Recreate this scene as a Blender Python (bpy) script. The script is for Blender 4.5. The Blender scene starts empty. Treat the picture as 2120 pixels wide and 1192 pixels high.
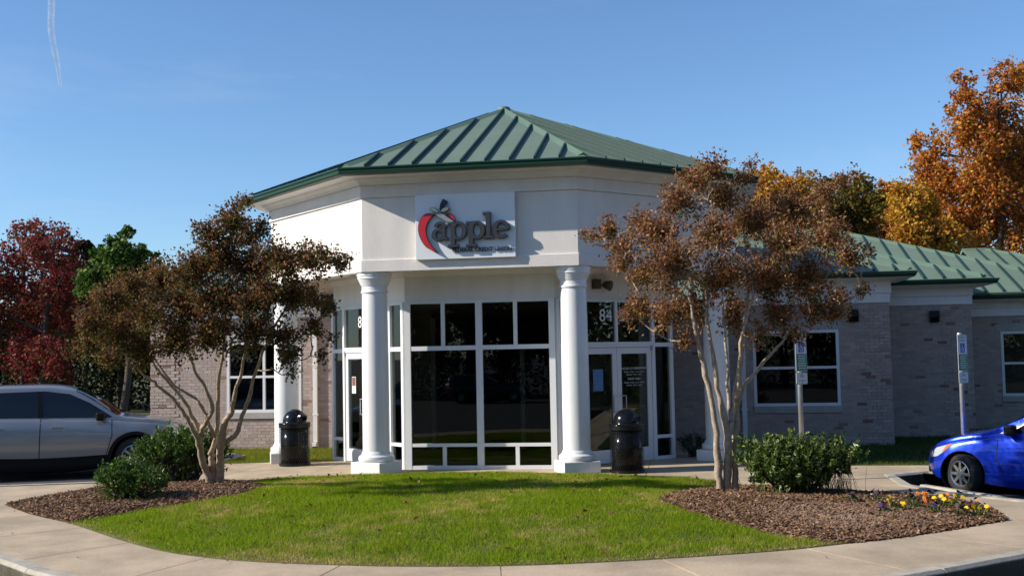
import bpy, bmesh, math, random
import numpy as np
from mathutils import Vector, Matrix
from mathutils.geometry import tessellate_polygon
random.seed(7); RNG = np.random.default_rng(7)
SC = bpy.context.scene
COL = SC.collection
R = math.radians

# ------------------------------------------------------------------ camera
CAM = np.array([3.789, -20.066, 2.018]); FPX = 2312.8      # focal length in pixels of a 2120 px wide frame
YAW, PITCH, ROLL = R(8.975), R(3.509), R(-1.102)
_f = np.array([-math.sin(YAW) * math.cos(PITCH), math.cos(YAW) * math.cos(PITCH), math.sin(PITCH)])
_r = np.array([math.cos(YAW), math.sin(YAW), 0.0]); _u = np.cross(_r, _f)
RT = _r * math.cos(ROLL) + _u * math.sin(ROLL); UP = -_r * math.sin(ROLL) + _u * math.cos(ROLL); FW = _f
cam_d = bpy.data.cameras.new('camera'); cam = bpy.data.objects.new('camera', cam_d); COL.objects.link(cam)
cam.matrix_world = Matrix(((RT[0], UP[0], -FW[0], CAM[0]), (RT[1], UP[1], -FW[1], CAM[1]), (RT[2], UP[2], -FW[2], CAM[2]), (0, 0, 0, 1)))
cam_d.sensor_width = 36.0; cam_d.lens = FPX / 2120 * 36; cam_d.clip_start = 0.1; cam_d.clip_end = 9000
cam_d.dof.use_dof = True; cam_d.dof.focus_distance = 18.5; cam_d.dof.aperture_fstop = 2.4
SC.camera = cam

# ------------------------------------------------------------------ sky, sun, exposure
SUN_AZ, SUN_EL = R(71), R(31)          # azimuth measured from the front normal (-Y) towards -X
TO_SUN = Vector((-math.sin(SUN_AZ) * math.cos(SUN_EL), -math.cos(SUN_AZ) * math.cos(SUN_EL), math.sin(SUN_EL)))
W = bpy.data.worlds.new('World'); SC.world = W; W.use_nodes = True
nt = W.node_tree; nt.nodes.clear()
sky = nt.nodes.new('ShaderNodeTexSky'); sky.sky_type = 'NISHITA'; sky.sun_disc = False
sky.sun_elevation = SUN_EL; sky.sun_rotation = math.atan2(TO_SUN.x, TO_SUN.y)
sky.air_density = 1.0; sky.dust_density = 0.15; sky.ozone_density = 3.0; sky.altitude = 100
bg = nt.nodes.new('ShaderNodeBackground'); bg.inputs['Strength'].default_value = 0.105
out = nt.nodes.new('ShaderNodeOutputWorld')
wb = nt.nodes.new('ShaderNodeMix'); wb.data_type = 'RGBA'; wb.blend_type = 'MULTIPLY'; wb.inputs[0].default_value = 1.0; wb.inputs[7].default_value = (0.86, 1.03, 1.20, 1)   # camera white balance
nt.links.new(sky.outputs[0], wb.inputs[6]); 
# a trace of thin high cloud
tcw = nt.nodes.new('ShaderNodeTexCoord'); mpw = nt.nodes.new('ShaderNodeMapping'); mpw.inputs['Scale'].default_value = (2.2, 2.2, 11); mpw.inputs['Rotation'].default_value = (.1, .12, .4)
nzw = nt.nodes.new('ShaderNodeTexNoise'); nzw.inputs['Scale'].default_value = 1.6; nzw.inputs['Detail'].default_value = 8; nzw.inputs['Roughness'].default_value = .6
mrw = nt.nodes.new('ShaderNodeMapRange'); mrw.inputs['From Min'].default_value = .56; mrw.inputs['From Max'].default_value = .85; mrw.inputs['To Max'].default_value = .16
mxw = nt.nodes.new('ShaderNodeMix'); mxw.data_type = 'RGBA'; mxw.inputs[7].default_value = (5.6, 6.2, 7.0, 1)
nt.links.new(tcw.outputs['Generated'], mpw.inputs[0]); nt.links.new(mpw.outputs[0], nzw.inputs['Vector']); nt.links.new(nzw.outputs['Fac'], mrw.inputs['Value'])
nt.links.new(mrw.outputs[0], mxw.inputs[0]); nt.links.new(wb.outputs[2], mxw.inputs[6]); nt.links.new(mxw.outputs[2], bg.inputs[0]); nt.links.new(bg.outputs[0], out.inputs[0])
sun_d = bpy.data.lights.new('sun', 'SUN'); sun_d.energy = 5.0; sun_d.angle = R(0.53); sun_d.color = (1.0, 0.93, 0.82)
sun = bpy.data.objects.new('sun', sun_d); COL.objects.link(sun)
sun.rotation_euler = (-TO_SUN).to_track_quat('-Z', 'Y').to_euler(); sun.location = (-20, -10, 30)
vs = SC.view_settings; vs.view_transform = 'Standard'; vs.look = 'None'; vs.exposure = 0.35; vs.gamma = 1.0; vs.use_curve_mapping = False
SC.render.resolution_x = 1024; SC.render.resolution_y = 575
SC.cycles.max_bounces = 8; SC.cycles.transparent_max_bounces = 12

# ------------------------------------------------------------------ helpers
def ray(px, py): return FW + RT * (px - 1060) / FPX - UP * (py - 596) / FPX
def atd(px, py, d): return CAM + ray(px, py) * d
def gnd(px, py, z=0.0):
    d = ray(px, py); return CAM + d * ((z - CAM[2]) / d[2])

def nodes_of(m):
    m.use_nodes = True; n = m.node_tree; n.nodes.clear()
    o = n.nodes.new('ShaderNodeOutputMaterial'); return n, o
def N(n, t, **kw):
    x = n.nodes.new(t)
    for k, v in kw.items():
        if k in x.inputs: x.inputs[k].default_value = v
        else: setattr(x, k, v)
    return x
def principled(name, col, rough=0.6, metal=0.0, spec=0.5, coat=0.0, var=0.0, scale=6.0, bump=0.0, bscale=40.0, detail=6.0, col2=None, attr=None, objcol=False, stain=None):
    m = bpy.data.materials.new(name); n, o = nodes_of(m)
    b = N(n, 'ShaderNodeBsdfPrincipled'); b.inputs['Roughness'].default_value = rough; b.inputs['Metallic'].default_value = metal
    b.inputs['Specular IOR Level'].default_value = spec; b.inputs['Coat Weight'].default_value = coat; b.inputs['Coat Roughness'].default_value = 0.05
    b.inputs['Base Color'].default_value = (*col, 1)
    tc = N(n, 'ShaderNodeTexCoord')
    base = None
    if attr: a = N(n, 'ShaderNodeAttribute'); a.attribute_name = attr; base = a.outputs['Color']
    if objcol: a = N(n, 'ShaderNodeObjectInfo'); base = a.outputs['Color']
    if var > 0:
        t = N(n, 'ShaderNodeTexNoise'); t.inputs['Scale'].default_value = scale; t.inputs['Detail'].default_value = detail; t.inputs['Roughness'].default_value = 0.65
        g = N(n, 'ShaderNodeNewGeometry'); n.links.new(g.outputs['Position'], t.inputs['Vector'])
        mr = N(n, 'ShaderNodeMapRange'); mr.inputs['From Min'].default_value = 0.3; mr.inputs['From Max'].default_value = 0.7
        n.links.new(t.outputs['Fac'], mr.inputs['Value'])
        mx = N(n, 'ShaderNodeMix'); mx.data_type = 'RGBA'
        c2 = col2 if col2 else tuple(c * (1 - var) for c in col); c1 = col if col2 else tuple(min(1, c * (1 + var * 0.6)) for c in col)
        if base is not None:
            mx.blend_type = 'MULTIPLY'; mx.inputs[0].default_value = 1.0
            mr.inputs['To Min'].default_value = 1 - var; mr.inputs['To Max'].default_value = 1 + var * 0.6
            n.links.new(base, mx.inputs[6]); n.links.new(mr.outputs[0], mx.inputs[7])
        else:
            mx.inputs[6].default_value = (*c2, 1); mx.inputs[7].default_value = (*c1, 1); n.links.new(mr.outputs[0], mx.inputs[0])
        base = mx.outputs[2]
    if stain:
        am, sc_, zs = stain; t3 = N(n, 'ShaderNodeTexNoise'); t3.inputs['Scale'].default_value = sc_; t3.inputs['Detail'].default_value = 10; t3.inputs['Roughness'].default_value = .6
        g3 = N(n, 'ShaderNodeNewGeometry'); vm = N(n, 'ShaderNodeVectorMath'); vm.operation = 'MULTIPLY'; vm.inputs[1].default_value = (1, 1, zs)
        n.links.new(g3.outputs['Position'], vm.inputs[0]); n.links.new(vm.outputs[0], t3.inputs['Vector'])
        m3 = N(n, 'ShaderNodeMapRange'); m3.inputs['From Min'].default_value = .38; m3.inputs['From Max'].default_value = .62; m3.inputs['To Min'].default_value = 1 - am; m3.inputs['To Max'].default_value = 1.0
        n.links.new(t3.outputs['Fac'], m3.inputs['Value']); x3 = N(n, 'ShaderNodeMix'); x3.data_type = 'RGBA'; x3.blend_type = 'MULTIPLY'; x3.inputs[0].default_value = 1.0
        if base is None: x3.inputs[6].default_value = (*col, 1)
        else: n.links.new(base, x3.inputs[6])
        n.links.new(m3.outputs[0], x3.inputs[7]); base = x3.outputs[2]
    if base is not None: n.links.new(base, b.inputs['Base Color'])
    if bump > 0:
        t2 = N(n, 'ShaderNodeTexNoise'); t2.inputs['Scale'].default_value = bscale; t2.inputs['Detail'].default_value = 5
        g2 = N(n, 'ShaderNodeNewGeometry'); n.links.new(g2.outputs['Position'], t2.inputs['Vector'])
        bp = N(n, 'ShaderNodeBump'); bp.inputs['Strength'].default_value = bump; bp.inputs['Distance'].default_value = 0.02
        n.links.new(t2.outputs['Fac'], bp.inputs['Height']); n.links.new(bp.outputs[0], b.inputs['Normal'])
    n.links.new(b.outputs[0], o.inputs[0]); return m
def leafmat(name, trans=0.3, gloss=0.04, rough=0.45):
    m = bpy.data.materials.new(name); n, o = nodes_of(m)
    a = N(n, 'ShaderNodeAttribute'); a.attribute_name = 'Col'
    d = N(n, 'ShaderNodeBsdfDiffuse'); t = N(n, 'ShaderNodeBsdfTranslucent'); g = N(n, 'ShaderNodeBsdfGlossy'); g.inputs['Roughness'].default_value = rough
    n.links.new(a.outputs['Color'], d.inputs[0]); n.links.new(a.outputs['Color'], t.inputs[0])
    m1 = N(n, 'ShaderNodeMixShader'); m1.inputs[0].default_value = trans
    n.links.new(d.outputs[0], m1.inputs[1]); n.links.new(t.outputs[0], m1.inputs[2])
    m2 = N(n, 'ShaderNodeMixShader'); m2.inputs[0].default_value = gloss
    n.links.new(m1.outputs[0], m2.inputs[1]); n.links.new(g.outputs[0], m2.inputs[2]); n.links.new(m2.outputs[0], o.inputs[0]); return m
def glassmat(name, tint, ior=1.45, rough=0.0, wave=0.0):
    m = bpy.data.materials.new(name); n, o = nodes_of(m)
    t = N(n, 'ShaderNodeBsdfTransparent'); t.inputs[0].default_value = (*tint, 1)
    g = N(n, 'ShaderNodeBsdfGlossy'); g.inputs['Roughness'].default_value = rough; g.inputs[0].default_value = (.9, .93, .95, 1)
    fr = N(n, 'ShaderNodeFresnel'); fr.inputs[0].default_value = ior
    if wave > 0:
        tx = N(n, 'ShaderNodeTexNoise'); tx.inputs['Scale'].default_value = 0.8
        ge = N(n, 'ShaderNodeNewGeometry'); n.links.new(ge.outputs['Position'], tx.inputs['Vector'])
        bp = N(n, 'ShaderNodeBump'); bp.inputs['Strength'].default_value = wave; bp.inputs['Distance'].default_value = 0.02
        n.links.new(tx.outputs['Fac'], bp.inputs['Height']); n.links.new(bp.outputs[0], g.inputs['Normal'])
    mx = N(n, 'ShaderNodeMixShader'); n.links.new(fr.outputs[0], mx.inputs[0]); n.links.new(t.outputs[0], mx.inputs[1]); n.links.new(g.outputs[0], mx.inputs[2])
    n.links.new(mx.outputs[0], o.inputs[0]); return m

M = {}
M['asphalt'] = principled('asphalt', (.052, .052, .055), .9, var=.35, scale=1.3, bump=.4, bscale=120)
M['concrete'] = principled('concrete', (.53, .41, .275), .85, var=.14, scale=26, bump=.3, bscale=90, detail=9, stain=(.32, 1.1, 1))
M['kerbstone'] = principled('kerbstone', (.43, .385, .31), .88, var=.3, scale=4, bump=.35, bscale=60)
M['joint'] = principled('joint_sand', (.10, .09, .075), .95, var=.3, scale=9)
M['soil'] = principled('soil', (.06, .072, .018), .95, var=.45, scale=3.0, bump=.6, bscale=35, col2=(.10, .08, .03))
M['mulchsoil'] = principled('mulch_soil', (.075, .034, .015), .95, var=.5, scale=14, bump=.9, bscale=60)
M['mulch'] = principled('mulch_chip', (.1, .06, .04), .9, attr='Col')
M['grass'] = leafmat('grass_blade', .5, .006, .5)
M['leaf'] = leafmat('leaf', .38, .015, .5)
M['shrubleaf'] = leafmat('glossy_leaf', .3, .035, .35)
M['bark_pale'] = principled('pale_bark', (.50, .40, .29), .8, var=.45, scale=14, bump=.5, bscale=40, col2=(.26, .19, .13))
M['bark'] = principled('bark', (.07, .055, .042), .9, var=.4, scale=6, bump=.5, bscale=25)
M['stucco'] = principled('stucco', (.82, .765, .70), .85, var=.05, scale=30, bump=.25, bscale=140, stain=(.09, 2.2, .22))
M['trim'] = principled('painted_trim', (.82, .80, .77), .55, var=.05, scale=1.5, stain=(.08, 3, .3))
M['soffit'] = principled('soffit', (.60, .53, .42), .75, var=.06, scale=2)
M['column'] = principled('column_paint', (.82, .82, .81), .38, var=.03, scale=1.5, stain=(.07, 3.5, .25))
M['alum'] = principled('white_aluminium', (.76, .77, .78), .35, var=.03, scale=3)
M['roof'] = principled('green_roof_metal', (.145, .20, .145), .55, metal=0.0, spec=.35, var=.10, scale=.9, bump=.04, bscale=3)
M['cap'] = principled('green_cap_metal', (.12, .19, .13), .55, var=.12, scale=1.2)
M['gutter'] = principled('dark_green_gutter', (.012, .055, .036), .28, var=.1, scale=2)
M['seam'] = principled('shade_dark_seam', (.012, .04, .032), .42)  # seam's shaded side and its shadow are put into this dark green
M['mortar'] = principled('mortar', (.42, .355, .305), .95, var=.2, scale=6, bump=.3, bscale=120)
M['brick1'] = principled('brick', (.4, .3, .25), .9, objcol=True, var=.16, scale=22, bump=.4, bscale=130)
M['brickn'] = principled('brick_many', (.4, .3, .25), .9, attr='Col', var=.16, scale=22, bump=.4, bscale=130)
M['stone'] = principled('cast_stone', (.40, .375, .34), .85, var=.12, scale=3)
M['glass'] = glassmat('tinted_glass', (.52, .55, .52), 1.45, wave=.05)
M['interior'] = principled('interior_paint', (.45, .41, .35), .9, var=.1, scale=2)
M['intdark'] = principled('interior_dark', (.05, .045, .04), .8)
M['white'] = principled('white_panel', (.80, .81, .82), .35)
M['navy'] = principled('navy_trim', (.008, .010, .035), .25)
M['lettergrey'] = principled('grey_letter_face', (.028, .029, .034), .5)
M['red'] = principled('red_face', (.50, .018, .028), .4)
M['cream'] = principled('cream_leaf_face', (.72, .70, .38), .45)
M['stemgrey'] = principled('grey_stem_face', (.24, .26, .28), .45)
M['blackmetal'] = principled('black_coated_metal', (.006, .006, .007), .35, spec=.35)
M['blackplastic'] = principled('black_gloss_plastic', (.006, .006, .007), .15, spec=.45)
M['bronze'] = principled('bronze_fixture', (.07, .055, .035), .45)
M['galv'] = principled('galvanised_steel', (.42, .44, .45), .42, metal=.7, var=.15, scale=8)
M['steel'] = principled('brushed_steel', (.6, .6, .6), .3, metal=1)
M['signwhite'] = principled('sign_white', (.72, .74, .72), .5)
M['signgreen'] = principled('sign_green', (.0, .20, .115), .5)
M['signblue'] = principled('sign_blue', (.01, .045, .42), .5)
M['signtext'] = principled('sign_text', (.62, .70, .64), .5)
M['vinyl'] = principled('white_vinyl', (.75, .76, .76), .5)
M['paper'] = principled('paper', (.70, .69, .66), .8)
M['photo'] = principled('poster_photo', (.24, .08, .06), .6, var=.5, scale=30)
M['posterblue'] = principled('poster_blue', (.10, .22, .45), .6, var=.3, scale=20)

def finish(me, m, smooth=False):
    if m is not None: me.materials.append(m if not isinstance(m, str) else M[m])
    if smooth: me.polygons.foreach_set('use_smooth', [True] * len(me.polygons))
    me.update()
def link(name, me, parent=None):
    o = bpy.data.objects.new(name, me); COL.objects.link(o)
    if parent is not None: o.parent = parent
    return o
def obj(name, bm, m, parent=None, smooth=False):
    me = bpy.data.meshes.new(name); bm.normal_update(); bm.to_mesh(me); bm.free(); finish(me, m, smooth); return link(name, me, parent)
def tag(o, label, cat, group=None):
    o['label'] = label; o['category'] = cat
    if group: o['group'] = group
    return o
def struct(o, label=None):
    o['kind'] = 'structure'
    if label: o['label'] = label
    return o
def empty(name, label, cat, loc=(0, 0, 0), rz=0.0, group=None):
    o = bpy.data.objects.new(name, None); COL.objects.link(o); o.location = loc; o.rotation_euler = (0, 0, rz); o.empty_display_size = .2
    return tag(o, label, cat, group)
def fast_mesh(name, V, F, m, cols=None, smooth=False):
    """V (n,3), F (k,3|4) -> mesh, optional colour per vertex"""
    V = np.asarray(V, np.float32); F = np.asarray(F, np.int32); k, s = F.shape
    me = bpy.data.meshes.new(name)
    me.vertices.add(len(V)); me.vertices.foreach_set('co', V.ravel())
    me.loops.add(k * s); me.loops.foreach_set('vertex_index', F.ravel())
    me.polygons.add(k); me.polygons.foreach_set('loop_start', np.arange(0, k * s, s, dtype=np.int32))
    try: me.polygons.foreach_set('loop_total', np.full(k, s, np.int32))
    except Exception: pass
    if cols is not None:
        a = me.color_attributes.new('Col', 'FLOAT_COLOR', 'POINT')
        c = np.ones((len(V), 4), np.float32); c[:, :3] = cols; a.data.foreach_set('color', c.ravel())
    finish(me, m, smooth); me.validate()
    if not smooth: me.shade_flat()
    return me

def box(bm, x0, x1, y0, y1, z0, z1, mat=None, bev=0.0):
    vs_ = [bm.verts.new(p) for p in ((x0, y0, z0), (x1, y0, z0), (x1, y1, z0), (x0, y1, z0), (x0, y0, z1), (x1, y0, z1), (x1, y1, z1), (x0, y1, z1))]
    fs = [bm.faces.new([vs_[i] for i in f]) for f in ((0, 3, 2, 1), (4, 5, 6, 7), (0, 1, 5, 4), (1, 2, 6, 5), (2, 3, 7, 6), (3, 0, 4, 7))]
    if mat is not None: bmesh.ops.transform(bm, matrix=mat, verts=vs_)
    if bev > 0:
        es = list({e for f in fs for e in f.edges}); bmesh.ops.bevel(bm, geom=es, offset=bev, segments=2, affect='EDGES', profile=.5)
    return vs_
def boxo(name, m, parent, x0, x1, y0, y1, z0, z1, mat=None, bev=0.0):
    bm = bmesh.new(); box(bm, x0, x1, y0, y1, z0, z1, mat, bev); return obj(name, bm, m, parent)
def prism(bm, pts, z0, z1, mat=None):
    """polygon (x,y) extruded z0..z1"""
    a = sum(pts[i][0] * pts[(i + 1) % len(pts)][1] - pts[(i + 1) % len(pts)][0] * pts[i][1] for i in range(len(pts)))
    if a < 0: pts = pts[::-1]
    lo = [bm.verts.new((p[0], p[1], z0)) for p in pts]; hi = [bm.verts.new((p[0], p[1], z1)) for p in pts]; n = len(pts)
    bm.faces.new(lo[::-1]); bm.faces.new(hi)
    for i in range(n): bm.faces.new((lo[i], lo[(i + 1) % n], hi[(i + 1) % n], hi[i]))
    if mat is not None: bmesh.ops.transform(bm, matrix=mat, verts=lo + hi)
    return lo + hi
def lathe(bm, prof, n=32, mat=None, cap=True):
    rings = []
    for r, z in prof: rings.append([bm.verts.new((r * math.cos(2 * math.pi * i / n), r * math.sin(2 * math.pi * i / n), z)) for i in range(n)])
    for a, b in zip(rings, rings[1:]):
        for i in range(n): bm.faces.new((a[i], a[(i + 1) % n], b[(i + 1) % n], b[i]))
    if cap: bm.faces.new(rings[0][::-1]); bm.faces.new(rings[-1])
    if mat is not None: bmesh.ops.transform(bm, matrix=mat, verts=[v for r in rings for v in r])
def tube(bm, pts, rad, n=8):
    pts = [Vector(p) for p in pts]
    if not isinstance(rad, (list, tuple)): rad = [rad] * len(pts)
    rings = []; up = Vector((0, 0, 1)); prev = None
    for i, p in enumerate(pts):
        d = (pts[min(i + 1, len(pts) - 1)] - pts[max(i - 1, 0)]).normalized()
        if prev is None: a = d.cross(up if abs(d.z) < .95 else Vector((1, 0, 0))).normalized()
        else: a = (prev - d * prev.dot(d)).normalized()
        prev = a; b = d.cross(a)
        rings.append([bm.verts.new(p + (a * math.cos(2 * math.pi * k / n) + b * math.sin(2 * math.pi * k / n)) * rad[i]) for k in range(n)])
    for r0, r1 in zip(rings, rings[1:]):
        for k in range(n): bm.faces.new((r0[k], r0[(k + 1) % n], r1[(k + 1) % n], r1[k]))
    bm.faces.new(rings[0][::-1]); bm.faces.new(rings[-1])
def sweep(path, prof, closed_prof=True, closed_path=False):
    """profile [(outward, z)] carried along a plan polyline with mitred corners; outward = right of travel"""
    P = [Vector((p[0], p[1])) for p in path]; n = len(P); bm = bmesh.new(); rings = []
    for i in range(n):
        d0 = (P[i] - P[i - 1]).normalized() if (i > 0 or closed_path) else None
        d1 = (P[(i + 1) % n] - P[i]).normalized() if (i < n - 1 or closed_path) else None
        if d0 is None: d0 = d1
        if d1 is None: d1 = d0
        n0 = Vector((d0.y, -d0.x)); n1 = Vector((d1.y, -d1.x)); mt = (n0 + n1); mt = mt / (mt.dot(n0))
        rings.append([bm.verts.new((P[i].x + mt.x * o_, P[i].y + mt.y * o_, z)) for o_, z in prof])
    k = len(prof)
    for i in range(n if closed_path else n - 1):
        a, b = rings[i], rings[(i + 1) % n]
        for j in range(k if closed_prof else k - 1): bm.faces.new((a[j], b[j], b[(j + 1) % k], a[(j + 1) % k]))
    if closed_prof and not closed_path: bm.faces.new(rings[0]); bm.faces.new(rings[-1][::-1])
    bmesh.ops.recalc_face_normals(bm, faces=bm.faces[:]); return bm
def clip_half(poly, a, b, c):
    """keep a*x+b*y<=c"""
    o = []
    for i in range(len(poly)):
        p, q = poly[i], poly[(i + 1) % len(poly)]; dp, dq = a * p[0] + b * p[1] - c, a * q[0] + b * q[1] - c
        if dp <= 0: o.append(p)
        if (dp < 0 < dq) or (dq < 0 < dp):
            t = dp / (dp - dq); o.append((p[0] + (q[0] - p[0]) * t, p[1] + (q[1] - p[1]) * t))
    return o
def area(p): return .5 * sum(p[i][0] * p[(i + 1) % len(p)][1] - p[(i + 1) % len(p)][0] * p[i][1] for i in range(len(p)))
def inpoly(poly, X, Y):
    X = np.asarray(X); Y = np.asarray(Y); r = np.zeros(X.shape, bool); n = len(poly)
    for i in range(n):
        x0, y0 = poly[i]; x1, y1 = poly[(i + 1) % n]
        c = ((y0 > Y) != (y1 > Y)) & (X < (x1 - x0) * (Y - y0) / (y1 - y0 + 1e-12) + x0); r ^= c
    return r
def polydist(poly, X, Y):
    X = np.asarray(X, float); Y = np.asarray(Y, float); d = np.full(X.shape, 1e9)
    for i in range(len(poly)):
        x0, y0 = poly[i]; x1, y1 = poly[(i + 1) % len(poly)]; dx, dy = x1 - x0, y1 - y0
        t = np.clip(((X - x0) * dx + (Y - y0) * dy) / (dx * dx + dy * dy + 1e-12), 0, 1)
        d = np.minimum(d, np.hypot(X - x0 - t * dx, Y - y0 - t * dy))
    return d
def smooth_line(pts, n=8):
    o = []; P = [np.array(p, float) for p in pts]
    for i in range(len(P) - 1):
        a, b, c, d = P[max(i - 1, 0)], P[i], P[i + 1], P[min(i + 2, len(P) - 1)]
        for k in range(n):
            t = k / n; o.append(tuple(.5 * ((2 * b) + (c - a) * t + (2 * a - 5 * b + 4 * c - d) * t * t + (3 * b - a - 3 * c + d) * t ** 3)))
    o.append(tuple(P[-1])); return o
def sheet(name, poly, step, m, zf, skirt=.08, parent=None):
    """polygon diced on a grid with a height field and a skirt"""
    bm = bmesh.new(); p = poly if area(poly) > 0 else poly[::-1]
    vv = [bm.verts.new((x, y, 0)) for x, y in p]
    for t in tessellate_polygon([[Vector((x, y, 0)) for x, y in p]]):
        try: bm.faces.new([vv[i] for i in t])
        except ValueError: pass
    xs = [q[0] for q in p]; ys = [q[1] for q in p]
    for ax, lo, hi in ((0, min(xs), max(xs)), (1, min(ys), max(ys))):
        c = lo + step
        while c < hi:
            co = (c, 0, 0) if ax == 0 else (0, c, 0); no = (1, 0, 0) if ax == 0 else (0, 1, 0)
            bmesh.ops.bisect_plane(bm, geom=bm.verts[:] + bm.edges[:] + bm.faces[:], plane_co=co, plane_no=no); c += step
    X = np.array([v.co.x for v in bm.verts]); Y = np.array([v.co.y for v in bm.verts]); Z = zf(X, Y)
    for v, z in zip(bm.verts, Z): v.co.z = z
    if skirt:
        be = [e for e in bm.edges if e.is_boundary]; r = bmesh.ops.extrude_edge_only(bm, edges=be)
        for v in r['geom']:
            if isinstance(v, bmesh.types.BMVert): v.co.z = -skirt
    bmesh.ops.recalc_face_normals(bm, faces=bm.faces[:])
    o = obj(name, bm, m, parent, step < 50); return o
def textmesh(name, s, size, m, parent, mat, depth=.002, align='CENTER', width=1.0):
    cu = bpy.data.curves.new(name, 'FONT'); cu.body = s; cu.size = size; cu.extrude = depth; cu.align_x = align; cu.resolution_u = 2; cu.space_character = width
    t = bpy.data.objects.new(name, cu); COL.objects.link(t); dg = bpy.context.evaluated_depsgraph_get()
    me = bpy.data.meshes.new_from_object(t.evaluated_get(dg)); bpy.data.objects.remove(t); bpy.data.curves.remove(cu)
    me.name = name; me.transform(mat); me.materials.clear(); finish(me, m); return link(name, me, parent)
def face_frame(p0, p1):
    """matrix: x along p0->p1, y up (world z), z outward (right of travel)"""
    d = Vector((p1[0] - p0[0], p1[1] - p0[1], 0)).normalized(); n = Vector((d.y, -d.x, 0))
    return Matrix(((d.x, 0, n.x, p0[0]), (d.y, 0, n.y, p0[1]), (0, 1, 0, 0), (0, 0, 0, 1)))
# ================================================================== THE SETTING: ground, paving, lawn, beds
PK = -0.22                                                       # level of the parking lots and the street
bm = bmesh.new(); g = 3000
bmesh.ops.create_grid(bm, x_segments=2, y_segments=2, size=g)
for v in bm.verts: v.co.z = PK
struct(obj('parking_lot', bm, 'asphalt'), 'dark asphalt of the street and parking lots')

front_out = [(-40, -3.2), (-30, -3.9), (-22, -4.5), (-17.5, -4.85), (-14, -5.2), (-9.5, -6.0), (-7, -6.9), (-5, -8.1), (-3.37, -9.27), (-2.44, -9.98), (-1, -10.72), (1, -11.1), (3, -10.9), (4.6, -10.3), (5.74, -9.5), (6.92, -8.48), (8.2, -7.5), (10, -6.75), (14, -6.2), (17.5, -6.15), (22, -6.1), (30, -6.1), (40, -6.1)]
front_out = smooth_line(front_out, 4)
right_lot = [(40, -5.1), (14, -5.0), (9.2, -4.75), (8.1, -4.3), (7.35, -3.45), (7.0, -2.6), (7.0, -1.2), (7.6, -.75), (40, -.75)]
left_lot = [(-40, 3.4), (-6.4, 3.4), (-5.9, 2.9), (-5.85, -1.3), (-6.4, -2.02), (-7.8, -2.5), (-14, -3.5), (-40, -1.6)]
island = front_out + right_lot + [(120, -.75), (160, 160), (-160, 160), (-120, 3.4)] + left_lot
struct(sheet('grass_terrain', island, 400, 'soil', lambda X, Y: np.full(X.shape, -.03), skirt=.3), 'raised ground around the building')

# kerbs along the three edges, cut in stones
def kerb_run(line, w, parent, ztop=.012):
    pts = [np.array(p, float) for p in line]; seg = []; acc = 0; cur = [pts[0]]
    for a, b in zip(pts, pts[1:]):
        L = np.linalg.norm(b - a)
        if L == 0: continue
        t0 = 0
        while acc + (L - t0) >= 2.4:
            t0 += 2.4 - acc; q = a + (b - a) * t0 / L; cur.append(q); seg.append(cur); cur = [q]; acc = 0
        cur.append(b); acc += L - t0
    seg.append(cur)
    for s in seg:
        s = [s[0]] + [q for q, q0 in zip(s[1:], s) if np.linalg.norm(q - q0) > .02]
        if len(s) < 2 or max(abs(q[0]) for q in s) > 24: continue
        d0 = (s[1] - s[0]) / np.linalg.norm(s[1] - s[0]); d1 = (s[-1] - s[-2]) / np.linalg.norm(s[-1] - s[-2])
        s[0] = s[0] + d0 * .006; s[-1] = s[-1] - d1 * .006
        prof = [(.0, PK - .05), (.0, ztop - .03), (-.03, ztop), (-w, ztop), (-w, PK - .05)]
        obj('kerb_stone', sweep(s, prof), 'kerbstone', parent)
kr = struct(bpy.data.objects.new('kerb', None), 'concrete kerb around the raised paving'); COL.objects.link(kr)
kerb_run(front_out, .17, kr); kerb_run(right_lot, .17, kr); kerb_run(left_lot, .17, kr)

# lawn and planting beds (plan outlines)
lawn_front = smooth_line([(-6.13, -4.98), (-5.1, -5.95), (-4.06, -6.75), (-2.84, -7.86), (-1.92, -8.62), (-1.19, -9.02), (-.42, -9.25), (.81, -9.38), (1.94, -9.3), (2.86, -9.07), (3.88, -8.68), (4.66, -8.32), (5.25, -7.94), (6.11, -7.35), (7.38, -6.19)], 6)
bedR_back = smooth_line([(7.38, -6.19), (7.42, -5.2), (7.02, -4.22), (6.2, -3.7), (5.3, -3.2), (4.7, -2.9)], 5)
lawn_back = smooth_line([(4.6, -2.75), (4.1, -2.0), (3.2, -1.45), (2.3, -1.06), (1.3, -.86), (.06, -.72), (-1.3, -.86), (-2.13, -1.12), (-3.1, -1.5), (-3.8, -2.1)], 5)
bedL_back = smooth_line([(-3.99, -2.2), (-4.9, -2.45), (-5.65, -3.0), (-5.97, -4.15), (-6.13, -4.98)], 5)
green = lawn_front[:-1] + bedR_back + lawn_back + bedL_back[:-1]
bedR = smooth_line([(4.7, -2.95), (3.85, -3.55), (3.35, -5.1), (3.8, -6.37), (4.43, -7.25), (5.24, -7.95)], 5)[:-1] + [p for p in lawn_front if p[0] > 5.26] + bedR_back[1:]
bedL = smooth_line([(-4.07, -6.74), (-3.71, -6.14), (-3.35, -5.6), (-2.78, -4.68), (-2.75, -3.55), (-3.3, -2.5), (-3.85, -2.15)], 5) + bedL_back[1:] + [p for p in lawn_front if p[0] < -4.1 and p[0] > -6.1]
def hgt(X, Y):
    d = polydist(green, X, Y); t = np.clip(d / 3.0, 0, 1)
    return .012 + .10 * t * t * (3 - 2 * t) + .008 * np.sin(X * 2.1 + 1) * np.cos(Y * 1.7) * t
struct(sheet('lawn_soil', green, .3, 'soil', hgt), 'ground of the lawn')
def hbed(poly):
    def h(X, Y): t = np.clip(polydist(poly, X, Y) / .5, 0, 1); return hgt(X, Y) + .006 + .055 * t * (2 - t)
    return h
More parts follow.
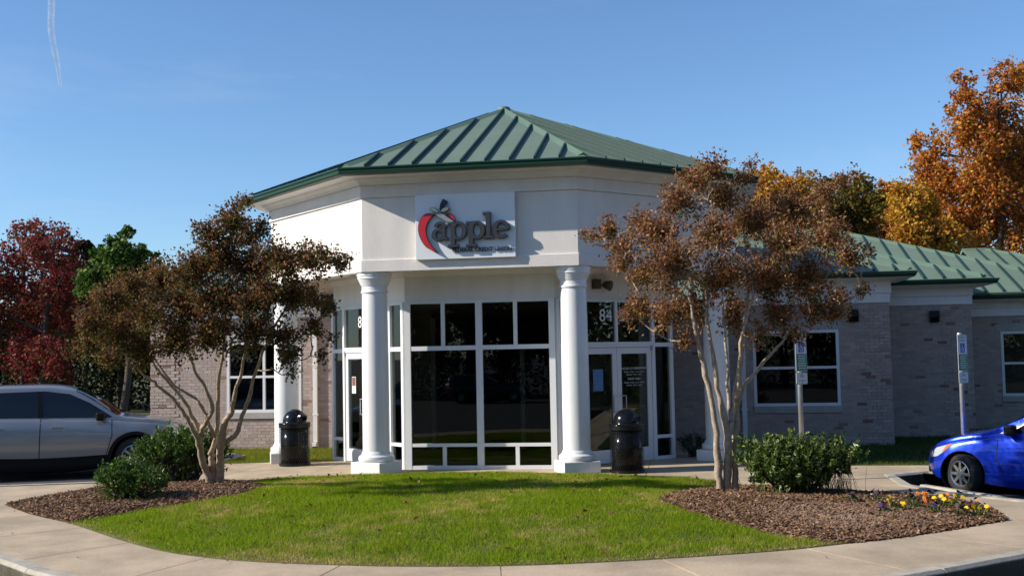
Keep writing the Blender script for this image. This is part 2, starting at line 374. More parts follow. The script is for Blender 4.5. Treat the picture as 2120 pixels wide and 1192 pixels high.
hR, hL = hbed(bedR), hbed(bedL)
mulch_R = struct(sheet('mulch_bed', bedR, .25, 'mulchsoil', hR), 'brown mulch bed at the right of the lawn')
mulch_L = struct(sheet('mulch_bed', bedL, .25, 'mulchsoil', hL), 'brown mulch bed at the left of the lawn')

# front walk: a curved band of slabs between lawn and kerb
walk = struct(bpy.data.objects.new('sidewalk', None), 'pale concrete sidewalk curving round the lawn'); COL.objects.link(walk)
inner = [(-24, -2.6), (-13.5, -3.75), (-8.5, -3.3)] + lawn_front + [(8.2, -5.3), (9.6, -5.0), (13.5, -5.2), (24, -5.2)]
def resample(line, step=None, n=None):
    P = np.array(line, float); s = np.concatenate([[0], np.cumsum(np.linalg.norm(np.diff(P, axis=0), axis=1))])
    n = n or max(2, int(round(s[-1] / step)) + 1); q = np.linspace(0, s[-1], n)
    return np.stack([np.interp(q, s, P[:, 0]), np.interp(q, s, P[:, 1])], 1)
fo = [p for p in front_out if -24.5 < p[0] < 24.5]
IN = resample(lawn_front, n=81); FO = np.array(resample(fo, .05))
c0 = np.array([.6, -2.2])
def out_hit(p):
    d = p - c0; d = d / np.linalg.norm(d); best = None
    rel = FO - p; perp = np.abs(rel[:, 0] * d[1] - rel[:, 1] * d[0]); al = rel @ d
    k = np.argmin(np.where(al > .3, perp, 9e9)); return FO[k] - d * .175
for i in range(0, 80, 8):
    a = IN[i:i + 9]; b = np.array([out_hit(p) for p in a]); g_ = .009
    poly = [tuple(p) for p in a] + [tuple(p) for p in b[::-1]]
    t = (a[1] - a[0]) / np.linalg.norm(a[1] - a[0])
    cx = np.mean(np.array(poly), 0); poly = [tuple(cx + (np.array(p) - cx) * (1 - g_ / 1.0)) for p in poly]
    bm = bmesh.new(); prism(bm, poly, -.1, .006); obj('paving_slab', bm, 'concrete', walk)
# plaza and side walks: slabs on a square grid
plaza = struct(bpy.data.objects.new('plaza', None), 'pale concrete plaza and side walks round the entrance'); COL.objects.link(plaza)
conc = [tuple(p) for p in fo]
conc = [(p[0], p[1] + .18) for p in conc]
conc += [(24, -5.3), (14, -5.2), (9.1, -4.95), (7.95, -4.45), (7.17, -3.5), (6.82, -2.6), (6.82, -1.1), (7.5, -.57), (24, -.57), (24, .35), (5.6, .35), (4.9, 1.1), (4.9, 4.95), (-3.4, 4.95), (-3.4, 1.75), (-5.4, 1.15), (-5.67, .9), (-5.67, -1.35), (-6.28, -2.2), (-7.75, -2.68), (-14, -3.68), (-24, -2.9)]
bandpoly = [tuple(p) for p in lawn_front] + [tuple(out_hit(p)) for p in IN[::-1]]
for iu in range(-16, 16):
    for iv in range(-8, 4):
        u0, v0 = iu * 1.5, iv * 1.5 - .1; pl = conc
        for a, b, c in ((-1, 0, -u0 - .006), (1, 0, u0 + 1.5 - .006), (0, -1, -v0 - .006), (0, 1, v0 + 1.5 - .006)):
            pl = clip_half(pl, a, b, c)
            if len(pl) < 3: break
        if len(pl) < 3 or abs(area(pl)) < .02: continue
        xs = np.array([p[0] for p in pl] + [u0 + .75]); ys = np.array([p[1] for p in pl] + [v0 + .75])
        if (inpoly(green, xs, ys) & (polydist(green, xs, ys) > .05)).all(): continue
        if (inpoly(bandpoly, xs, ys)).all(): continue
        q = [pl[0]]
        for p in pl[1:]:
            if abs(p[0] - q[-1][0]) + abs(p[1] - q[-1][1]) > 1e-4: q.append(p)
        if len(q) < 3: continue
        bm = bmesh.new()
        try: prism(bm, q, -.1, 0.0)
        except Exception: bm.free(); continue
        obj('paving_slab', bm, 'concrete', plaza)

# ------------------------------------------------------------------ grass blades, mulch chips, fallen leaves
def scatter(poly, n, cond=None):
    xs = [p[0] for p in poly]; ys = [p[1] for p in poly]
    X = RNG.uniform(min(xs), max(xs), n); Y = RNG.uniform(min(ys), max(ys), n); k = inpoly(poly, X, Y)
    if cond is not None: k &= cond(X, Y)
    return X[k], Y[k]
def noise2(X, Y, s, seed=0):
    r = np.random.default_rng(seed); o = np.zeros(X.shape)
    for i in range(7):
        a = r.uniform(0, 6.28); f = s * r.uniform(.6, 1.9); o += np.sin((X * math.cos(a) + Y * math.sin(a)) * f + r.uniform(0, 6.28))
    return o / 4.0
def blades(name, X, Y, Z, h, w, cols, m='grass', lean=1.1):
    n = len(X); a = RNG.uniform(0, 6.28, n); l = RNG.uniform(0, lean, n) * h; b = RNG.uniform(0, 6.28, n)
    dx, dy = np.cos(a) * w * .5, np.sin(a) * w * .5
    V = np.zeros((n, 3, 3)); V[:, 0] = np.stack([X - dx, Y - dy, Z], 1); V[:, 1] = np.stack([X + dx, Y + dy, Z], 1)
    V[:, 2] = np.stack([X + np.cos(b) * l, Y + np.sin(b) * l, Z + h], 1)
    c = np.repeat(cols, 3, axis=0); return fast_mesh(name, V.reshape(-1, 3), np.arange(n * 3).reshape(-1, 3), m, c)
X, Y = scatter(green, 640000, lambda X, Y: ~inpoly(bedR, X, Y) & ~inpoly(bedL, X, Y))
nz = noise2(X, Y, 2.2, 3) * .6 + noise2(X, Y, 9, 4) * .4; dB = polydist(green, X, Y)
dry = np.clip(1.05 * nz - .12 + .5 * np.clip(noise2(X, Y, 1.1, 12), 0, 1) + .9 * np.exp(-dB / .22) * (RNG.random(len(X)) < .75) * (Y < -5.5) + RNG.normal(0, .16, len(X)), 0, 1)[:, None]
c1 = np.array([.235, .325, .010]); c2 = np.array([.60, .47, .15])
cg = (c1 * (1 - dry) + c2 * dry) * RNG.uniform(.4, 1.6, (len(X), 1)) + (noise2(X, Y, 5, 9)[:, None] * .018) * np.array([1.0, .6, 0])
hh = RNG.uniform(.02, .066, len(X)) * (1 + .3 * noise2(X, Y, 6, 31)) * (1 - .35 * np.clip(dry[:, 0], 0, 1)) * np.clip(.55 + dB * 1.8, .55, 1)
o = link('lawn_grass', blades('lawn_grass', X, Y, hgt(X, Y) - .004, hh, RNG.uniform(.004, .009, len(X)), np.clip(cg, .01, 1)))
o['kind'] = 'stuff'; o['label'] = 'short green lawn in front of the entrance'
# grass strips beside the walls
def strip(name, poly, n, label, gcol, h0=.03, h1=.09):
    X, Y = scatter(poly, n); c = np.array(gcol) * RNG.uniform(.6, 1.4, (len(X), 1)) + noise2(X, Y, 3, 5)[:, None] * np.array([.03, .012, 0])
    o = link(name, blades(name, X, Y, np.full(len(X), -.032), RNG.uniform(h0, h1, len(X)), RNG.uniform(.006, .012, len(X)), np.clip(c, .008, 1))); o['kind'] = 'stuff'; o['label'] = label
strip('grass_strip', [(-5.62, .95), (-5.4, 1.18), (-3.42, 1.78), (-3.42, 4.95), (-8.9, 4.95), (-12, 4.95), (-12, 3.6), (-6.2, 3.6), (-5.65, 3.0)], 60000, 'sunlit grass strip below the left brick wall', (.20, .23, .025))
strip('grass_strip', [(4.95, 1.15), (5.65, .4), (16, .4), (16, 9.5), (10.3, 9.5), (10.2, 7.15), (8.1, 7.15), (8.0, 4.95), (4.95, 4.95)], 90000, 'shaded grass strip below the right brick walls', (.05, .10, .015))  # shade is put into the darker blade colour
# mulch chips
def chips(name, poly, hf, n, cols, label):
    X, Y = scatter(poly, n); n = len(X); Z = hf(X, Y) + RNG.uniform(-.004, .012, n)
    l = RNG.uniform(.012, .045, n); w = RNG.uniform(.004, .012, n); t = RNG.uniform(.002, .006, n)
    a = RNG.uniform(0, 6.28, n); tl = RNG.normal(0, .35, n); ca, sa = np.cos(a), np.sin(a)
    B = np.array([[-1, -1, -1], [1, -1, -1], [1, 1, -1], [-1, 1, -1], [-1, -1, 1], [1, -1, 1], [1, 1, 1], [-1, 1, 1]], float)
    x = B[None, :, 0] * l[:, None]; y = B[None, :, 1] * w[:, None]; z = B[None, :, 2] * t[:, None] + x * np.sin(tl)[:, None]
    V = np.stack([X[:, None] + x * ca[:, None] - y * sa[:, None], Y[:, None] + x * sa[:, None] + y * ca[:, None], Z[:, None] + z], 2)
    F = np.array([[4, 5, 6, 7], [0, 1, 5, 4], [1, 2, 6, 5], [2, 3, 7, 6], [3, 0, 4, 7]])
    F = (np.arange(n)[:, None, None] * 8 + F[None]).reshape(-1, 4)
    cc = np.array(cols); k = RNG.integers(0, len(cc), n); pale = np.clip(noise2(X, Y, 1.6, 21) * .8 - .25, 0, .8)[:, None]
    c = cc[k] * RNG.uniform(.5, 1.2, (n, 1)); c = c * (1 - pale * .7) + np.array([.34, .22, .15]) * pale * .7
    o = link(name, fast_mesh(name, V.reshape(-1, 3), F, 'mulch', np.repeat(c, 8, axis=0))); o['kind'] = 'stuff'; o['label'] = label
mc = [(.17, .078, .032), (.11, .046, .019), (.22, .11, .048), (.07, .028, .012), (.30, .17, .085), (.36, .23, .14)]
chips('mulch_chips', bedR, hR, 30000, mc, 'shredded bark chips in the right bed')
chips('mulch_chips', bedL, hL, 22000, mc, 'shredded bark chips in the left bed')
def litter(name, poly, n, hf, label, size=(.02, .05), cols=((.28, .13, .04), (.20, .08, .03), (.36, .22, .09), (.13, .07, .04))):
    X, Y = scatter(poly, n); n = len(X); Z = hf(X, Y); s = RNG.uniform(*size, n); a = RNG.uniform(0, 6.28, n)
    e1 = np.stack([np.cos(a), np.sin(a), RNG.normal(0, .4, n)], 1); e2 = np.stack([-np.sin(a), np.cos(a), RNG.normal(0, .4, n)], 1); C = np.stack([X, Y, Z], 1)
    V = np.stack([C - e1 * s[:, None], C - e2 * s[:, None] * .55 + [0, 0, .008], C + e1 * s[:, None], C + e2 * s[:, None] * .55 + [0, 0, .012]], 1)
    cc = np.array(cols)[RNG.integers(0, len(cols), n)] * RNG.uniform(.6, 1.3, (n, 1))
    o = link(name, fast_mesh(name, V.reshape(-1, 3), np.arange(n * 4).reshape(-1, 4), 'leaf', np.repeat(cc, 4, axis=0))); o['kind'] = 'stuff'; o['label'] = label
litter('fallen_leaves', green, 420, lambda X, Y: hgt(X, Y) + .045, 'dry fallen leaves scattered over the lawn')
litter('fallen_leaves', bedR, 160, lambda X, Y: hR(X, Y) + .02, 'dry fallen leaves on the right mulch bed')
litter('fallen_leaves', bedL, 110, lambda X, Y: hL(X, Y) + .02, 'dry fallen leaves on the left mulch bed')
litter('fallen_leaves', bandpoly, 60, lambda X, Y: np.full(X.shape, .02), 'few dry fallen leaves on the sidewalk', (.012, .025))
# ================================================================== THE BUILDING
BLD = empty('bank_building', 'single storey brick bank with white columned entry and green metal roof', 'building', (0, 3, 0))
def B(name, bm, m, parent=None, smooth=False):
    """part of the building; geometry is written in world coordinates"""
    o = obj(name, bm, m, None, smooth); par(o, parent or BLD); return o
def wmat(o):
    m = o.matrix_parent_inverse @ o.matrix_basis if o.parent is not None else o.matrix_basis.copy()
    return (wmat(o.parent) @ m) if o.parent is not None else m
def par(o, p):
    o.parent = p; o.matrix_parent_inverse = wmat(p).inverted(); return o
def bbox(name, m, parent, *a, **k):
    bm = bmesh.new(); box(bm, *a, **k); return B(name, bm, m, parent)

PA, PB = 1.394, 2.029                       # glazed bay: half front width, 45 degree side run
QA, QB, QC = 1.929, 2.78, 0.893             # canopy: half front width, side run, distance before the glass
ZT, ZS, ZF, ZE = 3.05, 3.58, 4.887, 5.33    # frame top, soffit, frieze line, eave
WV = 5.0                                     # plane of the two brick wings
P = [(-PA - PB, PB), (-PA, 0), (PA, 0), (PA + PB, PB)]
Q = [(-QA - QB, 6.2), (-QA - QB, QB - QC), (-QA, -QC), (QA, -QC), (QA + QB, QB - QC), (QA + QB, 6.2)]

# ---------------------------------------------------------------- brickwork
LB, HB, CO = .205, .0722, .0722
brick_cells = []                             # (matrix, x0, x1, y0, y1, proud, colour)
PAL = [(.46, .36, .31), (.43, .335, .285), (.49, .395, .34), (.45, .355, .31), (.47, .37, .315)]
def brick_col(dark):
    if random.random() < dark: c = random.choice([(.28, .17, .13), (.32, .21, .165), (.23, .13, .105)])
    else: c = random.choice(PAL)
    k = random.uniform(.88, 1.08); return tuple(x * k for x in c)
def brick_wall(p0, p1, z0, z1, openings=(), quoin=(False, False), parent=None):
    F = face_frame(p0, p1); L = math.hypot(p1[0] - p0[0], p1[1] - p0[1])
    ss = sorted({0, L} | {o[0] for o in openings} | {o[1] for o in openings}); zs = sorted({z0, z1} | {o[2] for o in openings} | {o[3] for o in openings})
    inside = lambda s, z: any(o[0] < s < o[1] and o[2] < z < o[3] for o in openings)
    bm = bmesh.new()
    for a, b in zip(ss, ss[1:]):
        for c, d in zip(zs, zs[1:]):
            if inside((a + b) / 2, (c + d) / 2): continue
            for zz, fl in ((0, 0), (-.2, 1)):
                vs_ = [bm.verts.new((x, y, zz)) for x, y in ((a, c), (b, c), (b, d), (a, d))]; bm.faces.new(vs_ if not fl else vs_[::-1])
    for o in openings:
        for (x0, y0, x1, y1) in ((o[0], o[2], o[1], o[2]), (o[1], o[2], o[1], o[3]), (o[1], o[3], o[0], o[3]), (o[0], o[3], o[0], o[2])):
            bm.faces.new([bm.verts.new(q) for q in ((x0, y0, 0), (x1, y1, 0), (x1, y1, -.2), (x0, y0, -.2))])
    bmesh.ops.transform(bm, matrix=F, verts=bm.verts[:]); w = B('brick_wall', bm, 'mortar', parent)
    nr = int((z1 - z0) / CO)
    for r in range(nr):
        y0 = z0 + r * CO + .005; y1 = y0 + HB - .010; off = (r % 2) * LB * .5; x = -off
        while x < L:
            xa, xb = max(x + .005, .0), min(x + LB - .005, L); x += LB
            if xb - xa < .03: continue
            segs = [(xa, xb)]
            for o in openings:
                if o[2] < (y0 + y1) / 2 < o[3]:
                    ns = []
                    for a, b in segs:
                        if b <= o[0] or a >= o[1]: ns.append((a, b))
                        else:
                            if a < o[0] - .03: ns.append((a, o[0] - .004))
                            if b > o[1] + .03: ns.append((o[1] + .004, b))
                    segs = ns
            for a, b in segs:
                pr = .0045; dk = .012; mid = (a + b) / 2; blk = (r // 6) % 2 == 0
                dq = min(mid if quoin[0] else 9, (L - mid) if quoin[1] else 9)
                if dq < .62 and (r % 7) != 6: pr = .018; dk = .05
                elif dq < .75 or any(abs(mid - o[0]) < .13 or abs(mid - o[1]) < .13 for o in openings): dk = .09
                brick_cells.append((F, a, b, y0, y1, pr, brick_col(dk), w))
    return w
WT = 3.03
walls = []
winA = (5.15, 6.98); winZ = (.83, 2.47)
wl = brick_wall((-8.94, WV), (-3.42, WV), -.05, WT, [(-7.02 + 8.94, -5.19 + 8.94, *winZ)], (True, False))
wr = brick_wall((3.42, WV), (8.05, WV), -.05, WT, [(winA[0] - 3.42, winA[1] - 3.42, *winZ)], (False, True))
brick_wall((8.05, WV), (8.05, 7.2), -.05, WT, (), (True, False))
wb = brick_wall((8.05, 7.2), (10.25, 7.2), -.05, WT, (), (False, True))
brick_wall((10.25, 7.2), (10.25, 9.6), -.05, WT)
wc = brick_wall((10.25, 9.6), (13.6, 9.6), -.05, 2.80, [(11.5 - 10.25, 13.2 - 10.25, .8, 2.41)])
brick_wall((-8.94, 13), (-8.94, WV), -.05, WT, (), (False, True))
brick_wall((3.42, PB), (3.42, WV), -.05, WT)
brick_wall((-3.42, WV), (-3.42, PB), -.05, WT)
# the bricks that show largest become parts; the rest of the brickwork is one part
def bdist(c):
    F, a, b, y0, y1 = c[:5]; p = F @ Vector(((a + b) / 2, (y0 + y1) / 2, 0)); full = (b - a) > .18
    vis = (6.99 < p.x < 8.05 and abs(p.y - WV) < .1) or (5.0 < p.x < 7.1 and p.y < 5.1 and p.z < .7)
    return (0 if (vis and full) else 1, (p - Vector(CAM)).length)
order = sorted(range(len(brick_cells)), key=lambda i: bdist(brick_cells[i])); single = set(order[:300])
bmu = bmesh.new(); box(bmu, -.5, .5, -.5, .5, -.01, 1); meu = bpy.data.meshes.new('brick'); bmu.to_mesh(meu); bmu.free(); finish(meu, 'brick1')
V, Fc, Cc = [], [], []
for i, (F, a, b, y0, y1, pr, c, w) in enumerate(brick_cells):
    if i in single:
        o = link('brick', meu, w); o.color = (*c, 1)
        o.matrix_parent_inverse = wmat(w).inverted()
        o.matrix_basis = F @ Matrix.Translation(((a + b) / 2, (y0 + y1) / 2, 0)) @ Matrix.Diagonal((b - a, y1 - y0, pr, 1))
    else:
        k = len(V)
        for x, y, z in ((a, y0, 0), (b, y0, 0), (b, y1, 0), (a, y1, 0), (a, y0, pr), (b, y0, pr), (b, y1, pr), (a, y1, pr)): V.append(tuple(F @ Vector((x, y, z)))); Cc.append(c)
        Fc += [[k + j for j in f] for f in ((4, 5, 6, 7), (0, 1, 5, 4), (1, 2, 6, 5), (2, 3, 7, 6), (3, 0, 4, 7))]
o = link('brickwork', fast_mesh('brickwork', V, Fc, 'brickn', np.array(Cc))); par(o, BLD); o['kind'] = 'stuff'

# ---------------------------------------------------------------- wing windows
def wing_window(p0, p1, s0, s1, z0, z1, mullion=True):
    F = face_frame(p0, p1); bm = bmesh.new(); fw = .062; zm = z0 + (z1 - z0) * .505; sm = (s0 + s1) / 2
    for a, b, c, d, e in ((s0, s0 + fw, z0, z1, .0), (s1 - fw, s1, z0, z1, .0), (s0 + fw, s1 - fw, z0, z0 + fw, -.001), (s0 + fw, s1 - fw, z1 - fw, z1, -.001), (s0 + fw, s1 - fw, zm - .028, zm + .028, -.004)):
        box(bm, a, b, c, d, -.07, .015 + e, F)
    if mullion: box(bm, sm - .03, sm + .03, z0 + fw, z1 - fw, -.065, .008, F)
    w = B('window', bm, 'alum')
    xs = [s0 + fw, sm - .03, sm + .03, s1 - fw] if mullion else [s0 + fw, s1 - fw]
    for i in range(0, len(xs), 2):
        for c, d in ((z0 + fw, zm - .028), (zm + .028, z1 - fw)):
            bm = bmesh.new(); box(bm, xs[i] - .004, xs[i + 1] + .004, c - .004, d + .004, -.045, -.037, F); B('pane', bm, 'glass', w)
    bm = bmesh.new(); box(bm, s0 - .02, s1 + .02, z0 - .15, z0 - .002, -.05, .04, F, .006); B('window_sill', bm, 'stone', w)
    bm = bmesh.new(); box(bm, s0 - .12, s1 + .12, z1 + .002, z1 + .19, -.05, .02, F, .004); B('lintel', bm, 'stone', w)
wing_window((-8.94, WV), (-3.42, WV), -7.02 + 8.94, -5.19 + 8.94, *winZ)
wing_window((3.42, WV), (8.05, WV), winA[0] - 3.42, winA[1] - 3.42, *winZ)
wing_window((10.25, 9.6), (13.6, 9.6), 11.5 - 10.25, 13.2 - 10.25, .8, 2.41)

# ---------------------------------------------------------------- frieze boards, cornices and gutters of the wings
def wing_trim(path, z0, ze):
    B('frieze_board', sweep(path, [(.0, z0 + .20), (.055, z0 + .20), (.055, ze - .10), (.0, ze - .10)]), 'trim')
    B('frieze_board', sweep(path, [(.0, z0), (.035, z0), (.035, z0 + .192), (.0, z0 + .192)]), 'trim')
    B('soffit', sweep(path, [(.056, ze - .17), (.20, ze - .10), (.46, ze - .10), (.46, ze - .07), (.056, ze - .07)]), 'trim')
    B('gutter', sweep(path, [(.40, ze - .065), (.48, ze - .09), (.515, ze - .03), (.535, ze + .02), (.50, ze + .02), (.40, ze - .01)]), 'gutter')
wing_trim([(QA + QB + .003, WV), (8.05, WV), (8.05, 7.2)], WT + .002, 3.64)
wing_trim([(8.11, 7.2), (10.25, 7.2), (10.25, 9.6)], WT + .002, 3.57)
wing_trim([(10.31, 9.6), (13.6, 9.6), (13.6, 20)], 2.802, 3.30)
wing_trim([(-8.94, 13), (-8.94, WV), (-QA - QB - .003, WV)], WT + .002, 3.64)

# ---------------------------------------------------------------- standing seam roofs
def facet(roof, pts, e0, e1, spacing=.42, phase=.0, th=.012):
    """planar roof facet: separate pans between standing seams"""
    e0, e1 = Vector(e0), Vector(e1); ex = (e1 - e0).normalized(); c = sum((Vector(p) for p in pts), Vector()) / len(pts)
    t = c - e0; ey = (t - ex * t.dot(ex)).normalized(); ez = ex.cross(ey)
    if ez.z < 0: ez = -ez
    F = Matrix(((ex.x, ey.x, ez.x, e0.x), (ex.y, ey.y, ez.y, e0.y), (ex.z, ey.z, ez.z, e0.z), (0, 0, 0, 1)))
    pl = [((Vector(p) - e0).dot(ex), (Vector(p) - e0).dot(ey)) for p in pts]
    lo, hi = min(p[0] for p in pl), max(p[0] for p in pl); s = lo - phase
    while s < hi:
        q = clip_half(clip_half(pl, -1, 0, -(s + .001)), 1, 0, s + spacing - .001)
        if len(q) > 2 and abs(area(q)) > .005:
            r = [q[0]]
            for p in q[1:]:
                if abs(p[0] - r[-1][0]) + abs(p[1] - r[-1][1]) > 1e-4: r.append(p)
            if len(r) > 2: bm = bmesh.new(); prism(bm, r, -.015 + random.uniform(-.001, .001), th, F); bmesh.ops.recalc_face_normals(bm, faces=bm.faces[:]); B('roof_pan', bm, 'roof', roof)
        s += spacing
        ys = []
        for i in range(len(pl)):
            a, b = pl[i], pl[(i + 1) % len(pl)]
            if (a[0] - s) * (b[0] - s) < 0: ys.append(a[1] + (b[1] - a[1]) * (s - a[0]) / (b[0] - a[0]))
        if len(ys) >= 2 and max(ys) - min(ys) > .15:
            y0, y1 = min(ys), max(ys); bm = bmesh.new()
            box(bm, s - .013, s + .013, y0 + .02, y1 - .06, th - .003, th + .054, F); B('standing_seam', bm, 'seam', roof)
def hipcap(roof, a, b, w=.11, th=.055):
    a, b = Vector(a), Vector(b); d = (b - a).normalized(); s = Vector((0, 0, 1)).cross(d).normalized(); n = d.cross(s)
    if n.z < 0: n = -n
    bm = bmesh.new(); dr = w * .30
    prof = [(-w, -dr + th - .03), (0, th), (w, -dr + th - .03), (w, -dr - .02), (-w, -dr - .02)]
    ra = [bm.verts.new(a + s * x + n * z) for x, z in prof]; rb = [bm.verts.new(b + s * x + n * z) for x, z in prof]
    for i in range(5): bm.faces.new((ra[i], ra[(i + 1) % 5], rb[(i + 1) % 5], rb[i]))
    bm.faces.new(ra); bm.faces.new(rb[::-1]); bmesh.ops.recalc_face_normals(bm, faces=bm.faces[:]); B('hip_cap', bm, 'cap', roof)
# entrance roof: eight facets to one apex
EV = QC + .57; ez = ZE
AP = (0.0, 3.3, 7.28); tU = QA + .236; sU = QA + QB + .45; sV = QB - QC - .30
oct_ = [(-tU, -EV), (tU, -EV), (sU, sV), (sU, 6.6 - sV), (tU, 6.6 + EV), (-tU, 6.6 + EV), (-sU, 6.6 - sV), (-sU, sV)]
bm = bmesh.new(); ap = bm.verts.new((AP[0], AP[1], AP[2] - .05)); ev = [bm.verts.new((x, y, ez - .05)) for x, y in oct_]
for i in range(8): bm.faces.new((ev[i], ev[(i + 1) % 8], ap))
bm.faces.new(ev[::-1]); roofE = B('roof', bm, 'roof'); roofE['label'] = 'green standing seam hip roof over the entrance'
for i in range(8):
    a, b = (*oct_[i], ez), (*oct_[(i + 1) % 8], ez); L = math.dist(a, b)
    facet(roofE, [a, b, AP], a, b, .425, phase=.425 - (L / 2) % .425)
    d = Vector(AP) - Vector(a); hipcap(roofE, Vector(a) + d * .035, AP)
bm = bmesh.new(); lathe(bm, [(.16, AP[2] - .02), (.12, AP[2] + .06), (.02, AP[2] + .09)], 16, Matrix.Translation((AP[0], AP[1], 0))); B('roof_cap', bm, 'cap', roofE)

def wing_roof(tip, ze, k, u_in, pitch, right=True, back=8.0, label=None):
    sg = 1 if right else -1; tx, ty = tip; k = min(k, abs(tx - u_in) - .01) if False else k
    a = (tx, ty, ze); h = (tx - sg * k, ty + k, ze + pitch * k); top = (u_in, ty + k, ze + pitch * k); b = (u_in, ty, ze); bk = (tx, ty + 2 * k, ze)
    base = [a, h, top, b] if (h[0] - u_in) * sg > 0 else [a, (u_in, ty + abs(tx - u_in), ze + pitch * abs(tx - u_in)), b]
    bm = bmesh.new(); bm.faces.new([bm.verts.new((p[0], p[1], p[2] - .03)) for p in base]); bm.faces.new([bm.verts.new((p[0], p[1], p[2] - .03)) for p in (a, bk, h)])
    bm.faces.new([bm.verts.new((p[0], p[1], p[2] - .03)) for p in (h, bk, (u_in, ty + 2 * k, ze), top)])
    bmesh.ops.recalc_face_normals(bm, faces=bm.faces[:]); r = B('roof', bm, 'roof')
    if label: r['label'] = label
    facet(r, base, b, a, .425); facet(r, [a, bk, h], a, bk, .425)
    hipcap(r, Vector(a) + (Vector(h) - Vector(a)) * .03, h); hipcap(r, h, bk)
    if (h[0] - u_in) * sg > 0: hipcap(r, h, top)
    return r
wing_roof((8.55, 4.5), 3.66, 3.4, QA + QB + .02, .36, label='green hip roof stepped down beside the entrance')
wing_roof((10.66, 6.7), 3.59, 5.2, 4.9, .36)
wing_roof((14.2, 9.1), 3.36, 6.15, 3.0, .385, label='large green hip roof of the right wing')
wing_roof((18.97, 13.0), 3.30, 5.5, 12.75, .35)
wing_roof((-9.44, 4.5), 3.66, 4.0, -QA - QB - .02, .36, right=False, label='green hip roof of the left wing')

# ---------------------------------------------------------------- canopy: soffit, fascia, cornice, gutter
fas = sweep(Q, [(-.30, ZS + .001), (0, ZS + .001), (0, ZF - .004), (-.30, ZF - .004)]); B('fascia', fas, 'stucco')
B('fascia_band', sweep(Q, [(.001, ZS - .012), (.028, ZS - .012), (.028, ZS + .19), (.001, ZS + .20)]), 'stucco')
B('frieze_board', sweep(Q, [(-.29, ZF), (.035, ZF), (.035, ZF + .22), (-.29, ZF + .22)]), 'stucco')
B('cornice', sweep(Q, [(-.28, ZF + .224), (.06, ZF + .224), (.085, ZF + .25), (.10, ZF + .27), (.17, ZF + .31), (.19, ZF + .335), (.27, ZF + .335), (.45, ZF + .335), (.45, ZF + .36), (-.28, ZF + .36)]), 'trim')
B('gutter', sweep([(-sU + .1, 6.1)] + [oct_[7], oct_[0], oct_[1], oct_[2]] + [(sU - .1, 6.1)], [(-.13, ez - .10), (-.02, ez - .10), (.015, ez - .075), (.02, ez - .05), (.005, ez - .03), (.03, ez + .0), (.03, ez + .022), (-.0, ez + .022), (-.13, ez - .02)]), 'gutter')
bm = bmesh.new(); prism(bm, [(x, y) for x, y in [(-QA - QB + .28, 5.1), (-QA - QB + .28, QB - QC + .12), (-QA + .12, -QC + .28), (QA - .12, -QC + .28), (QA + QB - .28, QB - QC + .12), (QA + QB - .28, 5.1)]], ZS + .05, ZS + .09); B('soffit', bm, 'soffit')
# inner white bulkhead above the glazing, with a thin moulding
BH = [(P[0][0], WV)] + P + [(P[3][0], WV)]
B('bulkhead', sweep(BH, [(-.12, ZT + .002), (.0, ZT + .002), (.0, ZS + .048), (-.12, ZS + .048)]), 'trim')
B('crown_moulding', sweep(BH, [(.001, ZS - .06), (.03, ZS - .055), (.07, ZS + .02), (.08, ZS + .047), (.001, ZS + .047)]), 'trim')
for x, y in ((-1.2, -.45), (.2, -.45), (2.55, .6), (-2.6, .55)):
    bm = bmesh.new(); lathe(bm, [(.09, ZS + .035), (.09, ZS + .052)], 20, Matrix.Translation((x, y, 0))); B('recessed_light', bm, 'bronze')

# ---------------------------------------------------------------- glazed entrance bay
def bar(bm, F, s0, s1, z0, z1, d0=-.055, d1=.055): box(bm, s0, s1, z0, z1, d0, d1, F)
def pane(parent, F, s0, s1, z0, z1, d=.0):
    bm = bmesh.new(); box(bm, s0 - .004, s1 + .004, z0 - .004, z1 + .004, d - .006, d + .006, F); return B('pane', bm, 'glass', parent)
ZM0, ZM1, ZL0, ZL1 = 2.155, 2.235, .405, .465
# front face
F = face_frame(P[1], P[2]); L = 2 * PA; bm = bmesh.new(); e = .11; c0_, c1_ = L / 2 - .06, L / 2 + .06
bar(bm, F, 0, e, 0, ZT); bar(bm, F, L - e, L, 0, ZT); bar(bm, F, c0_, c1_, .0, ZT, -.055, .062)
for a, b in ((e, c0_), (c1_, L - e)):
    bar(bm, F, a, b, 0, .065, -.05, .05); bar(bm, F, a, b, ZT - .035, ZT, -.05, .05); bar(bm, F, a, b, ZM0, ZM1, -.05, .05); bar(bm, F, a, b, ZL0, ZL1, -.05, .05)
    m_ = (a + b) / 2; bar(bm, F, m_ - .035, m_ + .035, ZM1, ZT - .035, -.046, .046); bar(bm, F, m_ - .035, m_ + .035, .065, ZL0, -.046, .046)
wfr = B('storefront_window', bm, 'alum'); wfr['label'] = 'white framed front storefront glazing between the columns'
for a, b in ((e, c0_), (c1_, L - e)):
    m_ = (a + b) / 2; pane(wfr, F, a, b, ZL1, ZM0)
    for q0, q1 in ((a, m_ - .035), (m_ + .035, b)): pane(wfr, F, q0, q1, .065, ZL0); pane(wfr, F, q0, q1, ZM1, ZT - .035)
